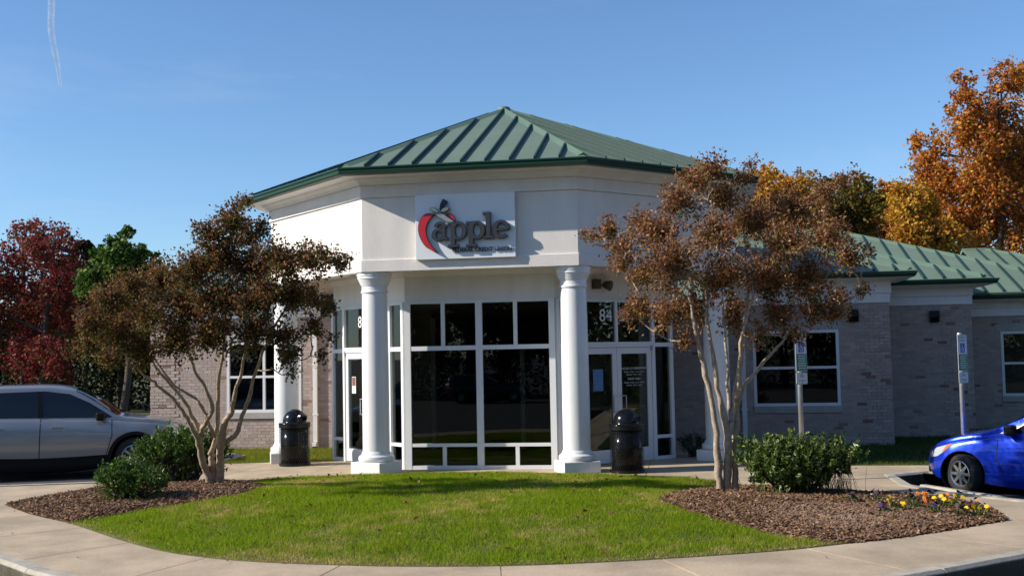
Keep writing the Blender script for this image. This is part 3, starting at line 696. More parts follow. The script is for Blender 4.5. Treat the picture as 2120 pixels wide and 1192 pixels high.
# side faces with double doors
def door_face(p0, p1, left):
    F = face_frame(p0, p1); L = math.dist(p0, p1); e = .075; sl = .40; bm = bmesh.new(); d0 = e + sl + .08; d1 = L - d0; mid = L / 2
    bar(bm, F, 0, e, 0, ZT); bar(bm, F, L - e, L, 0, ZT); bar(bm, F, d0 - .08, d0, 0, ZT); bar(bm, F, d1, d1 + .08, 0, ZT)
    for a, b in ((e, d0 - .08), (d1 + .08, L - e)):
        for c, d in ((0, .065), (ZL0, ZL1), (ZM0, ZM1), (ZT - .035, ZT)): bar(bm, F, a, b, c, d, -.05, .05)
    bar(bm, F, d0, d1, ZM0, ZM1 + .02, -.05, .05); bar(bm, F, d0, d1, ZT - .035, ZT, -.05, .05); bar(bm, F, mid - .03, mid + .03, ZM1 + .02, ZT - .035, -.046, .046)
    fr = B('door_frame', bm, 'alum'); fr['label'] = 'white framed ' + ('left' if left else 'right') + ' door bay with sidelights'
    for a, b in ((e, d0 - .08), (d1 + .08, L - e)):
        pane(fr, F, a, b, .065, ZL0); pane(fr, F, a, b, ZL1, ZM0); pane(fr, F, a, b, ZM1, ZT - .035)
    pane(fr, F, d0, mid - .03, ZM1 + .02, ZT - .035); pane(fr, F, mid + .03, d1, ZM1 + .02, ZT - .035)
    for (a, b, hs) in ((d0 + .006, mid - .004, 1), (mid + .004, d1 - .006, 0)):
        bm = bmesh.new(); st = .105; z0, z1 = .015, ZM0 - .008
        bar(bm, F, a, a + st, z0, z1, -.03, .03); bar(bm, F, b - st, b, z0, z1, -.03, .03); bar(bm, F, a + st, b - st, z0, .26, -.029, .029); bar(bm, F, a + st, b - st, z1 - .115, z1, -.029, .029)
        dr = B('entrance_door', bm, 'alum'); pane(dr, F, a + st, b - st, .26, z1 - .115)
        hx = (b - .05) if hs else (a + .05); bm = bmesh.new()
        off = .085 * (1 if hs else 1)
        sgn = -1 if hs else 1
        pts = [F @ Vector(q) for q in ((hx, .95, .03), (hx, .95, .075), (hx + sgn * .10, .95, .095), (hx + sgn * .10, 1.25, .095), (hx, 1.25, .075), (hx, 1.25, .03))]
        tube(bm, pts, .011, 8); B('door_handle', bm, 'steel', dr)
        bm = bmesh.new(); bar(bm, F, a + st, b - st, 1.02, 1.055, -.075, -.045); B('push_bar', bm, 'steel', dr)
        hb = a if hs else b
        bm = bmesh.new(); box(bm, hb - .02, hb + .02, 2.09, 2.19, .031, .06, F); B('hinge', bm, 'galv', dr)
    return F, L, d0, d1, mid, fr
FL = door_face(P[0], P[1], True); FR = door_face(P[2], P[3], False)
rot = Matrix.Identity(4)
def onface(F, s, z, d): return F @ Matrix.Translation((s, z, d))
def num(F, txt, s, z, size, fr, m='vinyl', al='CENTER', d=.012, w=1.0, nm='lettering'):
    o = textmesh(nm, txt, size, m, None, onface(F, s, z, d), .0008, al, w); par(o, fr); return o
num(FR[0], '84', FR[4] - .235, 2.64, .33, FR[5], nm='street_number'); num(FR[0], '30', FR[4] + .235, 2.64, .33, FR[5], nm='street_number')
num(FL[0], '84', FL[4] - .205, 2.64, .33, FL[5], nm='street_number'); num(FL[0], '30', FL[4] + .235, 2.64, .33, FL[5], nm='street_number')
sx = (FR[4] + FR[3]) / 2
for t, z, sz in (('HOURS OF OPERATION', 1.735, .062), ('Monday - Friday   9 a.m. - 5 p.m.', 1.675, .042), ('Saturday   9 a.m. - 1 p.m.', 1.625, .042), ('DRIVE THRU', 1.535, .062), ('Monday - Friday   8 a.m. - 6 p.m.', 1.475, .042), ('Saturday   8 a.m. - 1 p.m.', 1.425, .042)):
    num(FR[0], t, sx, z, sz * .92, FR[5])
# notices taped inside the doors
def notice(name, label, F, s0, s1, z0, z1, m, m2=None):
    bm = bmesh.new(); box(bm, s0, s1, z0, z1, .008, .0105, F); o = obj(name, bm, m); tag(o, label, 'notice')
    if m2: bm = bmesh.new(); box(bm, s0 + .012, s1 - .012, z0 + (z1 - z0) * .45, z1 - .012, .0106, .0118, F); p = obj('picture', bm, m2); p.parent = o
notice('notice', 'small paper notice with a red picture on the left door glass', FL[0], .79, .95, 1.35, 1.68, 'paper', 'photo')
notice('notice', 'blue poster on the glass of the right double door', FR[0], .86, 1.10, 1.35, 1.75, 'posterblue')

# ---------------------------------------------------------------- columns
def column(x, y, rz, label):
    c = bpy.data.objects.new('column', None); COL.objects.link(c); c.location = (x, y, 0); c.rotation_euler = (0, 0, rz); par(c, BLD); c['label'] = label
    def sub(n, bm, sm=True): o = obj(n, bm, 'column', c, sm); return o
    bm = bmesh.new(); box(bm, -.325, .325, -.325, .325, -.04, .20, None, .008); sub('plinth', bm, False)
    t = [(.235, .201)]; t = [(.24, .202), (.30, .205), (.318, .23), (.322, .26), (.312, .295), (.285, .315), (.268, .325), (.262, .345), (.252, .37), (.242, .385)]
    bm = bmesh.new(); lathe(bm, t, 40); sub('column_base', bm)
    bm = bmesh.new(); lathe(bm, [(.240, .38), (.241, 1.2), (.238, 2.0), (.232, 2.7), (.225, 3.22)], 48); sub('shaft', bm)
    bm = bmesh.new(); lathe(bm, [(.226, 3.20), (.243, 3.201), (.246, 3.21), (.246, 3.23), (.243, 3.239), (.231, 3.24), (.231, 3.335), (.246, 3.336), (.246, 3.352), (.254, 3.353), (.262, 3.375), (.274, 3.40), (.286, 3.425), (.293, 3.445), (.293, 3.452), (.306, 3.453), (.306, 3.505), (.317, 3.506), (.317, ZS - .013)], 40); sub('capital', bm)
    for o in c.children:
        if o.name.startswith(('shaft', 'capital', 'column_base')):
            md = o.modifiers.new('edge', 'EDGE_SPLIT'); md.split_angle = R(35)
column(-1.80, -.58, R(-22.5), 'white column at the left of the front glazing')
column(1.80, -.58, R(22.5), 'white column at the right of the front glazing')
column(-4.25, 1.50, R(-67.5), 'white column behind the left trash can')
column(4.28, 1.60, R(67.5), 'white column behind the right crape myrtle stems')

# ---------------------------------------------------------------- downspouts
def downspout(x, y, zt, zb, flip):
    bm = bmesh.new(); w = .05; box(bm, x - w, x + w, y - .075, y, zb + .10, zt, None, .006)
    box(bm, x - w, x + w, y - .16, y - .02, zb, zb + .09, Matrix.Rotation(0, 4, 'X'), .006)
    for z in (.75, 1.9, 2.8): box(bm, x - w - .02, x + w + .02, y - .082, y + .0, z, z + .035)
    o = B('downspout', bm, 'trim'); bm = bmesh.new(); box(bm, x - w + .008, x + w - .008, y - .165, y - .03, zb - .035, zb + .012); B('drain_boot', bm, 'blackmetal', o)
downspout(-4.83, WV - .015, 3.3, .03, 1); downspout(4.93, WV - .015, 3.3, .03, 1)

# ---------------------------------------------------------------- inside of the building (seen dimly through the glass)
ROOM = [(-8.6, 5.22), (-3.2, 5.22), (-3.2, 2.2), (-1.25, .2), (1.25, .2), (3.2, 2.2), (3.2, 5.22), (7.7, 5.22), (7.7, 11.5), (-8.6, 11.5)]
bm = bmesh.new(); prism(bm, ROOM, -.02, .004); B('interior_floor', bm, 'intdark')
bm = bmesh.new(); prism(bm, ROOM, 3.0, 3.02); B('interior_ceiling', bm, 'interior')
bbox('interior_partition', 'interior', None, -8.6, 13.4, 11.5, 11.6, 0, 3.0)
bbox('interior_partition', 'interior', None, 7.7, 7.75, 5.3, 11.5, 0, 3.0)
bbox('interior_partition', 'interior', None, -8.7, -8.65, 5.3, 11.5, 0, 3.0)
bbox('interior_ceiling', 'interior', None, 10.4, 13.5, 9.9, 11.5, 2.75, 2.79)
# vestibule inner door frame and wall
bm = bmesh.new()
for a, b, c, d in ((-1.9, -1.8, 0, 2.9), (1.35, 1.45, 0, 2.9), (.1, .2, 0, 2.2), (-1.8, 1.35, 2.2, 2.3)): box(bm, a, b, 4.2, 4.28, c, d)
B('inner_door_frame', bm, 'alum')
bbox('interior_partition', 'interior', None, -3.3, -1.9, 4.2, 4.3, 0, 3.0); bbox('interior_partition', 'interior', None, 1.45, 3.3, 4.2, 4.3, 0, 3.0)
# ================================================================== WALL SIGN
def poly_piece(bm, pts, F, z0, z1, inset=0.0):
    if area(pts) < 0: pts = pts[::-1]
    if inset:
        n = len(pts); q = []
        for i in range(n):
            a, b, c = np.array(pts[i - 1]), np.array(pts[i]), np.array(pts[(i + 1) % n]); d0 = (b - a) / (np.linalg.norm(b - a) + 1e-9); d1 = (c - b) / (np.linalg.norm(c - b) + 1e-9)
            nn = np.array([-(d0[1] + d1[1]), d0[0] + d1[0]]); nn /= (np.linalg.norm(nn) + 1e-9); q.append(tuple(b + nn * inset))
        pts = q
    prism(bm, pts, z0, z1, F)
    bmesh.ops.recalc_face_normals(bm, faces=bm.faces[:])
SG = empty('wall_sign', 'white rectangular wall sign with red apple outline and dark grey letters', 'sign', (0, -.9, 4.3))
def S(name, bm, m, parent=None):
    o = obj(name, bm, m); par(o, parent or SG); return o
FS = face_frame((-.925, -.893 - .03), (.855, -.893 - .03)); FS = FS @ Matrix.Translation((0, 3.742, 0))
SW, SH = 1.78, 1.142; D0 = .075
bm = bmesh.new(); box(bm, 0, SW, 0, SH, .0, D0, FS, .006); S('panel', bm, 'white')
bm = bmesh.new(); box(bm, .15, .25, .25, SH - .2, -.03, .001, FS); box(bm, SW - .25, SW - .15, .25, SH - .2, -.03, .001, FS); S('bracket', bm, 'galv')
def cr(x, y): return ((x - 150) * 1.314e-3, ((1030 - (x - 150) * .032) - y) * 1.335e-3)       # sign drawing units -> metres on the panel
def ell(cx, cy, rx, ry, a0, a1, n): return [(cx + rx * math.cos(R(a0 + (a1 - a0) * i / n)), cy + ry * math.sin(R(a0 + (a1 - a0) * i / n))) for i in range(n + 1)]
def stroke(pts, wid):
    P_ = [np.array(p) for p in pts]; l, r = [], []
    for i, p in enumerate(P_):
        d = P_[min(i + 1, len(P_) - 1)] - P_[max(i - 1, 0)]; d = d / np.linalg.norm(d); n_ = np.array([-d[1], d[0]]); w = wid[i] if hasattr(wid, '__len__') else wid
        l.append(tuple(p + n_ * w / 2)); r.append(tuple(p - n_ * w / 2))
    return l + r[::-1]
DL = .085
def letter(name, pieces):
    bm = bmesh.new()
    for i, pts in enumerate(pieces): poly_piece(bm, pts, FS, D0 + .0005 * i + .001, D0 + DL + .0006 * i)
    o = S(name, bm, 'navy'); bm = bmesh.new()
    for i, pts in enumerate(pieces): poly_piece(bm, pts, FS, D0 + DL - .01, D0 + DL + .004 + .0006 * i, .008)
    f = S('letter_face', bm, 'lettergrey', o); return o
def ringpoly(cx, cy, rx, ry, tk, tn, a0, a1, n=28):
    c = ell(cx, cy, rx, ry, a0, a1, n); w = [tn + (tk - tn) * abs(math.cos(R(a0 + (a1 - a0) * i / n))) ** 1.3 for i in range(n + 1)]; return stroke(c, w)
bl, xh = .325, .312
def rect(x0, x1, y0, y1): return [(x0, y0), (x1, y0), (x1, y1), (x0, y1)]
def let_p(x):
    return [rect(x + .055, x + .135, bl - .135, bl + xh), rect(x, x + .195, bl - .135, bl - .085), rect(x, x + .10, bl + xh - .05, bl + xh),
            ringpoly(x + .195, bl + xh / 2, .105, xh / 2 - .018, .085, .045, -165, 165)]
letter('letter_a', [ringpoly(.435, bl + .095, .085, .085, .08, .045, 40, 320), rect(.485, .56, bl + .01, bl + .215), ringpoly(.465, bl + .215, .085, .085, .07, .05, 0, 168, 16), rect(.53, .60, bl, bl + .05)])
letter('letter_p', let_p(.595)); letter('letter_p', let_p(.92))
letter('letter_l', [rect(1.275, 1.36, bl, bl + .465), rect(1.225, 1.41, bl, bl + .05), rect(1.225, 1.30, bl + .415, bl + .465)])
letter('letter_e', [ringpoly(1.545, bl + xh / 2 - .002, .115, xh / 2 - .02, .085, .045, 0, 318, 34), rect(1.46, 1.66, bl + xh / 2 - .025, bl + xh / 2 + .02)])
num_ = textmesh('lettering', 'FEDERAL CREDIT UNION', .108, 'navy', None, FS @ Matrix.Translation((.70, .112, D0 + .016)) @ Matrix.Diagonal((.985, 1, 1, 1)), .010, 'LEFT', 1.0); par(num_, SG)
# scale lettering to its measured width
bbx = [FS.inverted() @ v.co for v in num_.data.vertices]; x0 = min(v.x for v in bbx); x1 = max(v.x for v in bbx)
T = FS @ Matrix.Translation((.67, 0, 0)) @ Matrix.Diagonal((1.045 / (x1 - x0), 1, 1, 1)) @ Matrix.Translation((-x0, 0, 0)) @ FS.inverted(); num_.data.transform(T)
def appl(name, drawing, m, z=.0, sm=6):
    pts = [cr(*p) for p in drawing]; pts = smooth_line(pts + [pts[0]], sm)[:-1] if sm else pts
    bm = bmesh.new(); poly_piece(bm, pts, FS, D0 + .001 + z, D0 + .065 + z); o = S(name, bm, 'navy')
    bm = bmesh.new(); poly_piece(bm, pts, FS, D0 + .055 + z, D0 + .069 + z, .007); S('coloured_face', bm, m, o)
appl('apple_outline', [(430, 430), (330, 420), (250, 465), (205, 560), (200, 660), (235, 770), (300, 860), (380, 905), (465, 938), (400, 870), (340, 780), (308, 680), (315, 590), (360, 500)], 'red')
appl('apple_outline', [(570, 425), (625, 415), (675, 440), (705, 495), (708, 525), (665, 495), (625, 460)], 'red')
appl('apple_stem', [(420, 425), (505, 400), (695, 530), (610, 550)], 'stemgrey', .012, 0)
appl('apple_leaf', [(362, 350), (410, 345), (455, 365), (485, 412), (430, 405), (385, 385)], 'cream', .015)
appl('apple_leaf', [(505, 408), (535, 360), (580, 340), (635, 347), (605, 385), (560, 405)], 'cream', .015)
appl('apple_stem', [(497, 378), (503, 320), (525, 265), (552, 232), (605, 272), (560, 325), (520, 370)], 'navy', .012)

# ================================================================== LIGHT FIXTURES ON THE WALLS
def wall_light(x, y, z, label):
    t = empty('wall_light', label, 'wall light', (x, y, z), 0, 'black wedge wall lights')
    bm = bmesh.new(); vs_ = prism(bm, [(0, -.13), (-.10, -.13), (-.17, -.02), (-.17, .13), (0, .13)], -.10, .10, Matrix(((0, 0, 1, 0), (1, 0, 0, 0), (0, 1, 0, 0), (0, 0, 0, 1))))
    bmesh.ops.recalc_face_normals(bm, faces=bm.faces[:]); obj('housing', bm, 'blackmetal', t)
    boxo('lens', 'intdark', t, -.08, .08, -.09, -.01, -.137, -.128)
wall_light(7.29, WV - .03, 2.76, 'black wedge wall light on the brick wall beside the right window')
wall_light(9.42, 7.2 - .012, 2.76, 'black wedge wall light on the recessed brick wall behind the parking sign')
def flood(x, y, z, rz, label):
    t = empty('flood_light', label, 'flood light', (x, y, z), rz, 'bronze flood lights above the doors')
    boxo('junction_box', 'bronze', t, -.07, .07, -.12, .0, -.09, .09, bev=.008)
    bm = bmesh.new(); tube(bm, [(.06, -.08, -.02), (.12, -.12, -.03)], .018); obj('arm', bm, 'bronze', t)
    bm = bmesh.new(); lathe(bm, [(.045, -.09), (.075, -.04), (.095, .05), (.10, .07), (.085, .072)], 24, Matrix.Translation((.20, -.14, -.02)) @ Matrix.Rotation(R(105), 4, 'X') @ Matrix.Rotation(R(25), 4, 'Y')); obj('lamp_head', bm, 'bronze', t, True)
flood(PA + .95 * .7071 * 1.0 + .0, .95 * .7071 - .0, 3.33, R(45), 'bronze flood light above the right double doors')
flood(-PA - 1.35 * .7071, 1.35 * .7071, 3.33, R(-45), 'bronze flood light above the left double doors')

# ================================================================== TRASH CANS
def trash_can(x, y, label, h=.80, r=.295):
    t = empty('trash_can', label, 'trash can', (x, y, 0), 0, 'black mesh trash cans by the entrance')
    bm = bmesh.new(); lathe(bm, [(r - .03, .03), (r - .03, h - .03)], 32); obj('liner', bm, 'blackplastic', t, True)
    bm = bmesh.new()
    for z0, z1 in ((.0, .05), (h - .07, h)):
        bm = bmesh.new(); lathe(bm, [(r - .008, z0), (r + .006, z0 + .004), (r + .006, z1 - .004), (r - .008, z1)], 40); obj('hoop', bm, 'blackmetal', t)
    bm = bmesh.new(); nst = 44
    for s in (-1, 1):
        for i in range(nst):
            a0 = 2 * math.pi * i / nst; pr = None
            for k in range(7):
                a = a0 + s * k * .16; z = .04 + (h - .10) * k / 6; rr = r - .004 + (.002 if s > 0 else 0); w = .016
                cur = [bm.verts.new((rr * math.cos(a + d), rr * math.sin(a + d), z)) for d in (-w, w)]
                if pr: bm.faces.new((pr[0], pr[1], cur[1], cur[0]))
                pr = cur
    obj('mesh_body', bm, 'blackmetal', t)
    bm = bmesh.new(); lathe(bm, [(r + .012, h), (r + .012, h + .02), (r - .06, h + .03), (.225, h + .035)] + [(.225 * math.cos(R(a)), h + .05 + .235 * math.sin(R(a))) for a in range(0, 90, 9)] + [(.01, h + .285)], 40); obj('dome_lid', bm, 'blackplastic', t, True)
    bm = bmesh.new(); box(bm, -.10, .10, -.236, -.12, h + .06, h + .17, Matrix.Rotation(R(70), 4, 'Z'), .02); obj('flap', bm, 'blackplastic', t)
trash_can(-3.83, .80, 'black mesh trash can with dome lid beside the left rear column')
trash_can(2.67, -.66, 'black mesh trash can with dome lid in front of the right double doors')

# ================================================================== PARKING SIGNS
def parking_sign(x, y, zb, h, rz, label, van=True):
    t = empty('parking_sign', label, 'sign', (x, y, zb), rz, 'reserved parking signs on steel posts')
    bm = bmesh.new(); lathe(bm, [(.038, -.05), (.038, h), (.034, h + .012), (.0, h + .012)] if False else [(.038, -.05), (.038, h), (.030, h + .012)], 20); obj('post', bm, 'galv', t, True)
    def plate(name, x0, x1, z0, z1, m, d0, d1, r=.02):
        bm = bmesh.new(); pts = []
        for cx, cz, a in ((x1 - r, z1 - r, 0), (x0 + r, z1 - r, 90), (x0 + r, z0 + r, 180), (x1 - r, z0 + r, 270)): pts += ell(cx, cz, r, r, a, a + 90, 4)
        prism(bm, pts, d0, d1, Matrix(((1, 0, 0, 0), (0, 0, -1, 0), (0, 1, 0, 0), (0, 0, 0, 1)))); bmesh.ops.recalc_face_normals(bm, faces=bm.faces[:]); return bm
    st = h - .02; sb = st - .60
    p = obj('sign_plate', plate('p', -.155, .155, sb, st, 0, .040, .044), 'signwhite', t)
    obj('edge_band', plate('e', -.149, .149, sb + .006, st - .006, 0, .0442, .0448), 'signgreen', p); obj('sign_face', plate('f', -.143, .143, sb + .012, st - .012, 0, .045, .0456), 'signwhite', p)
    obj('green_field', plate('g', -.140, .140, sb + .016, sb + .275, 0, .0458, .0464), 'signgreen', p)
    obj('blue_field', plate('b', -.075, .075, sb + .30, sb + .455, 0, .0458, .0464, .006), 'signblue', p)
    Fm = Matrix(((1, 0, 0, 0), (0, 0, -1, 0), (0, 1, 0, 0), (0, 0, 0, 1)))
    def tx(s, z, size, m, d=.0470): o = textmesh('lettering', s, size, m, p, Fm @ Matrix.Translation((0, z, d)), .0004, 'CENTER')
    tx('RESERVED', sb + .535, .046, 'signgreen', .0460); tx('PARKING', sb + .485, .046, 'signgreen', .0460)
    # access symbol
    bm = bmesh.new(); cz = sb + .37
    for pts in (stroke(ell(-.002, cz - .012, .038, .038, 150, 400, 20), .011), stroke([(-.012, cz + .038), (-.006, cz - .006), (.026, cz - .008), (.040, cz - .045), (.054, cz - .040)], .013), ell(-.016, cz + .056, .012, .012, 0, 330, 10), stroke([(-.01, cz + .018), (.022, cz + .018)], .010)):
        poly_piece(bm, pts, Fm, .0466 + .0002 * random.random(), .0472 + .0003 * random.random())
    obj('access_symbol', bm, 'signwhite', p)
    bm = bmesh.new()                                             # small print too fine to read
    for r_ in range(6):
        x_ = -.10 + .02 * (r_ == 0 or r_ == 3)
        while x_ < .10:
            w = random.uniform(.010, .035); box(bm, x_, min(x_ + w, .11), -.0472, -.0466, sb + .04 + r_ * .038, sb + .062 + r_ * .038); x_ += w + .012
    obj('small_print', bm, 'signtext', p)
    q = obj('sign_plate', plate('v', -.155, .155, sb - .20, sb - .015, 0, .040, .044), 'signwhite', t)
    obj('edge_band', plate('e2', -.150, .150, sb - .195, sb - .02, 0, .0442, .0448), 'signgreen', q); obj('sign_face', plate('v2', -.144, .144, sb - .189, sb - .026, 0, .045, .0456), 'signwhite', q)
    if van:
        for s, z, sz in (('VAN', sb - .092, .062), ('ACCESSIBLE', sb - .155, .036)): textmesh('lettering', s, sz, 'signgreen', q, Fm @ Matrix.Translation((0, z, .0460)), .0004)
    bm = bmesh.new()
    for z in (sb + .06, st - .05, sb - .05, sb - .17): lathe(bm, [(.010, -.03), (.010, .051), (.006, .053)], 8, Matrix.Translation((0, 0, z)) @ Matrix.Rotation(R(90), 4, 'X'))
    obj('bolt', bm, 'galv', t)
parking_sign(5.47, -2.05, 0, 2.32, R(52), 'reserved parking sign on steel post rising from the right shrub')
parking_sign(8.20, -.62, -.03, 2.29, R(50), 'reserved parking sign on steel post behind the blue car')

# wheel stop
ws = empty('wheel_stop', 'low concrete wheel stop in front of the blue car', 'wheel stop', (7.72, -2.42, PK), R(-62))
bm = bmesh.new(); vs_ = prism(bm, [(-.09, 0), (.09, 0), (.075, .09), (.045, .125), (-.045, .125), (-.075, .09)], -.85, .85, Matrix(((0, 0, 1, 0), (1, 0, 0, 0), (0, 1, 0, 0), (0, 0, 0, 1)))); bmesh.ops.recalc_face_normals(bm, faces=bm.faces[:]); obj('block', bm, 'kerbstone', ws)
bm = bmesh.new()
for s in (-.6, .6): lathe(bm, [(.02, .1), (.02, .132), (.012, .136)], 10, Matrix.Translation((s, 0, 0)))
obj('anchor_pin', bm, 'galv', ws)

# lamp post far left
q = gnd(52, 770); lp = empty('lamp_post', 'dark parking lot lamp post standing in the red tree', 'lamp post', (-22.2, 20.5, -.03))
bm = bmesh.new(); tube(bm, [(0, 0, -.1), (0, 0, 7.15)], [.11, .075], 12); obj('pole', bm, 'blackmetal', lp)
bm = bmesh.new(); tube(bm, [(0, 0, 7.05), (.35, 0, 7.12)], .04); obj('arm', bm, 'blackmetal', lp); boxo('lamp_head', 'blackmetal', lp, .3, .85, -.2, .2, 7.02, 7.2, bev=.03)
# roof vent pipe
rv = bmesh.new(); lathe(rv, [(.10, 4.3), (.10, 5.25), (.17, 5.26), (.17, 5.36), (.05, 5.42)], 16, Matrix.Translation((6.85, 12.3, 0))); B('vent_pipe', rv, 'trim')
# ================================================================== VEGETATION
def leaf_mesh(name, C, size, cols, m='leaf', outward=None, aspect=.55, droop=.25):
    """one folded quad per leaf, C (n,3)"""
    n = len(C); a = RNG.normal(size=(n, 3)); 
    if outward is not None: a = a * .8 + outward
    a /= np.linalg.norm(a, axis=1)[:, None] + 1e-9; a[:, 2] -= droop * RNG.random(n); a /= np.linalg.norm(a, axis=1)[:, None]
    b = np.cross(a, RNG.normal(size=(n, 3))); b /= np.linalg.norm(b, axis=1)[:, None] + 1e-9; c = np.cross(a, b)
    s = (size if np.ndim(size) else np.full(n, size))[:, None]
    V = np.stack([C - a * s * .5, C + b * s * aspect * .5 + c * s * .1, C + a * s * .5, C - b * s * aspect * .5 + c * s * .1], 1).reshape(-1, 3)
    return fast_mesh(name, V, np.arange(n * 4).reshape(-1, 4), m, np.repeat(cols, 4, axis=0))
def pick(pal, n, jit=.25):
    w = np.array([p[3] if len(p) > 3 else 1 for p in pal], float); k = RNG.choice(len(pal), n, p=w / w.sum()); c = np.array([p[:3] for p in pal])[k]
    return np.clip(c * RNG.uniform(1 - jit, 1 + jit, (n, 1)) * RNG.uniform(.93, 1.07, (n, 3)), .004, 1)
def wander(p, q, n, amp):
    p, q = np.array(p), np.array(q); o = [p]; L = np.linalg.norm(q - p)
    for i in range(1, n): t = i / n; o.append(p + (q - p) * t + RNG.normal(size=3) * amp * L * math.sin(math.pi * t))
    return o + [q]
def twig_tree(name, label, cat, base, depth, stems, blobs, pal, nleaf, lsize, barkm, group=None, lean=0.0, zbase=0.0, spread=1.0, stemr=.045, stemdep=None, green=None, twign=28, cl=.048, twr=.0035, limbr=.013):
    """multi stem tree; stems and crown clumps are listed as picture positions at the tree's own distance"""
    s = depth / FPX; T = empty(name, label, cat, tuple(base), 0, group); b0 = np.array(base)
    cen = np.mean([q[0] for q in blobs])
    bm = bmesh.new(); nodes = []
    for i, st in enumerate(stems):
        dd = stemdep[i] if stemdep else RNG.uniform(-.25, .25); pts = []
        for j, (px, py, r) in enumerate(st):
            t = j / max(1, len(st) - 1); p = atd(px, py, depth + dd * (t if not stemdep else (.1 + t if j else 0)) + lean * min(1, max(0, (1005 - py) / 330)) ** 1.2); pts.append(p); 
        fine = [np.array(q) for q in smooth_line(pts, 4)]; rr = np.interp(np.linspace(0, 1, len(fine)), np.linspace(0, 1, len(st)), [q[2] for q in st])
        for q in fine[2:-1]: q += RNG.normal(size=3) * .008
        rr = rr * RNG.uniform(.88, 1.14, len(rr))
        tube(bm, [q - b0 for q in fine], list(rr), 9); nodes += [(q, rr[k]) for k, q in enumerate(fine[len(fine) // 2:])]
    obj('trunk', bm, barkm, T, True)
    bm = bmesh.new(); LC, LO, LG = [], [], []; tot = sum(q[2] ** 2 for q in blobs); seen = [q[0] for q in nodes]
    cc0 = np.mean([atd(q[0], q[1] + 90, depth) for q in blobs], axis=0)
    blobs = sorted(blobs, key=lambda q: -q[1]); limbs = list(seen)
    for (px, py, r) in blobs:
        rm = r * s; dep = RNG.normal(0, .55) * spread * min(1.0, .35 + r / 80.0)
        dep = max(-1.5 * spread, min(1.5 * spread, dep)); c = atd(px, py, depth + dep + lean)
        A = np.array(limbs); dist = np.linalg.norm(A - c, axis=1) + np.where(A[:, 2] > c[2] + .1, 2.0, 0); st = A[np.argmin(dist)]
        path = wander(st, c, 6, .05); path = [np.array(q) + np.array([0, 0, -.04 * math.sin(math.pi * i / 6)]) for i, q in enumerate(path)]
        tube(bm, [q - b0 for q in path], list(np.linspace(limbr, .006, len(path))), 6); limbs += path[2:]
        n = int(nleaf * r * r / tot); nt = max(3, n // twign)
        for k in range(nt):
            d = RNG.normal(size=3); d /= np.linalg.norm(d); og = (c - cc0) / (np.linalg.norm(c - cc0) + 1e-6); d = d * .8 + og * .42 + np.array([0, 0, .22]); d /= np.linalg.norm(d)
            rad = rm * 1.12 * RNG.uniform(.12, 1.0) ** .7 * (1.0 if RNG.random() < .8 else RNG.uniform(1.05, 1.45))
            e = c + d * rad; sp = c + d * rad * RNG.uniform(.0, .45) + RNG.normal(size=3) * .03
            tw = wander(sp, e, 3, .07)
            if k % 2 == 0: tube(bm, [q - b0 for q in tw], [twr * 1.6, twr * 1.2, twr, twr * .6], 4)
            m_ = twign; t = RNG.uniform(.25, 1.08, m_)[:, None]
            L_ = sp + (e - sp) * t + RNG.normal(size=(m_, 3)) * cl; LC.append(L_); LO.append(np.repeat(d[None], m_, 0)); 
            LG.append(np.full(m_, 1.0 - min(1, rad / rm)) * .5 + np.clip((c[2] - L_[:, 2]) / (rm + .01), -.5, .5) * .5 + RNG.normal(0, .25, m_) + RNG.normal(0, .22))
    obj('limbs', bm, barkm, T)
    C = np.concatenate(LC); O = np.concatenate(LO); G = np.concatenate(LG); n = len(C)
    cols = pick(pal, n)
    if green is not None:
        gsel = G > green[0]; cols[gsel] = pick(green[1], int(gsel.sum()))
    me = leaf_mesh('crown', C - b0, RNG.uniform(.5, 1.35, n) * lsize, np.clip(cols * np.array([1.1, 1.02, .95]), 0, 1), 'leaf', O, .62); link('crown', me, T)
    return T

cr_pal = [(.25, .115, .048, 4), (.36, .18, .085, 3.5), (.45, .28, .15, 1), (.17, .085, .035, 4), (.24, .16, .04, 2), (.34, .20, .11, 1.2), (.13, .05, .03, 2)]
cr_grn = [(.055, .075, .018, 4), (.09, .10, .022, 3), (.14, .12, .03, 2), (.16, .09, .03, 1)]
stR = [[(1489, 1024, .055), (1487, 980, .052), (1483, 896, .047), (1465, 796, .040), (1452, 737, .034), (1437, 671, .026), (1425, 600, .016)],
       [(1506, 1026, .062), (1506, 960, .058), (1507, 903, .056), (1489, 818, .036), (1478, 756, .031), (1465, 663, .024), (1462, 560, .014)],
       [(1507, 905, .045), (1515, 874, .042), (1526, 800, .038), (1533, 752, .035), (1538, 700, .026), (1550, 600, .014)],
       [(1523, 1020, .05), (1523, 960, .046), (1522, 892, .044), (1528, 826, .036), (1555, 781, .028), (1585, 745, .024), (1618, 708, .018), (1660, 650, .010)],
       [(1528, 830, .03), (1530, 770, .026), (1538, 690, .02), (1560, 600, .012)],
       [(1514, 870, .026), (1507, 826, .023), (1506, 752, .02), (1498, 660, .015), (1490, 560, .009)]]
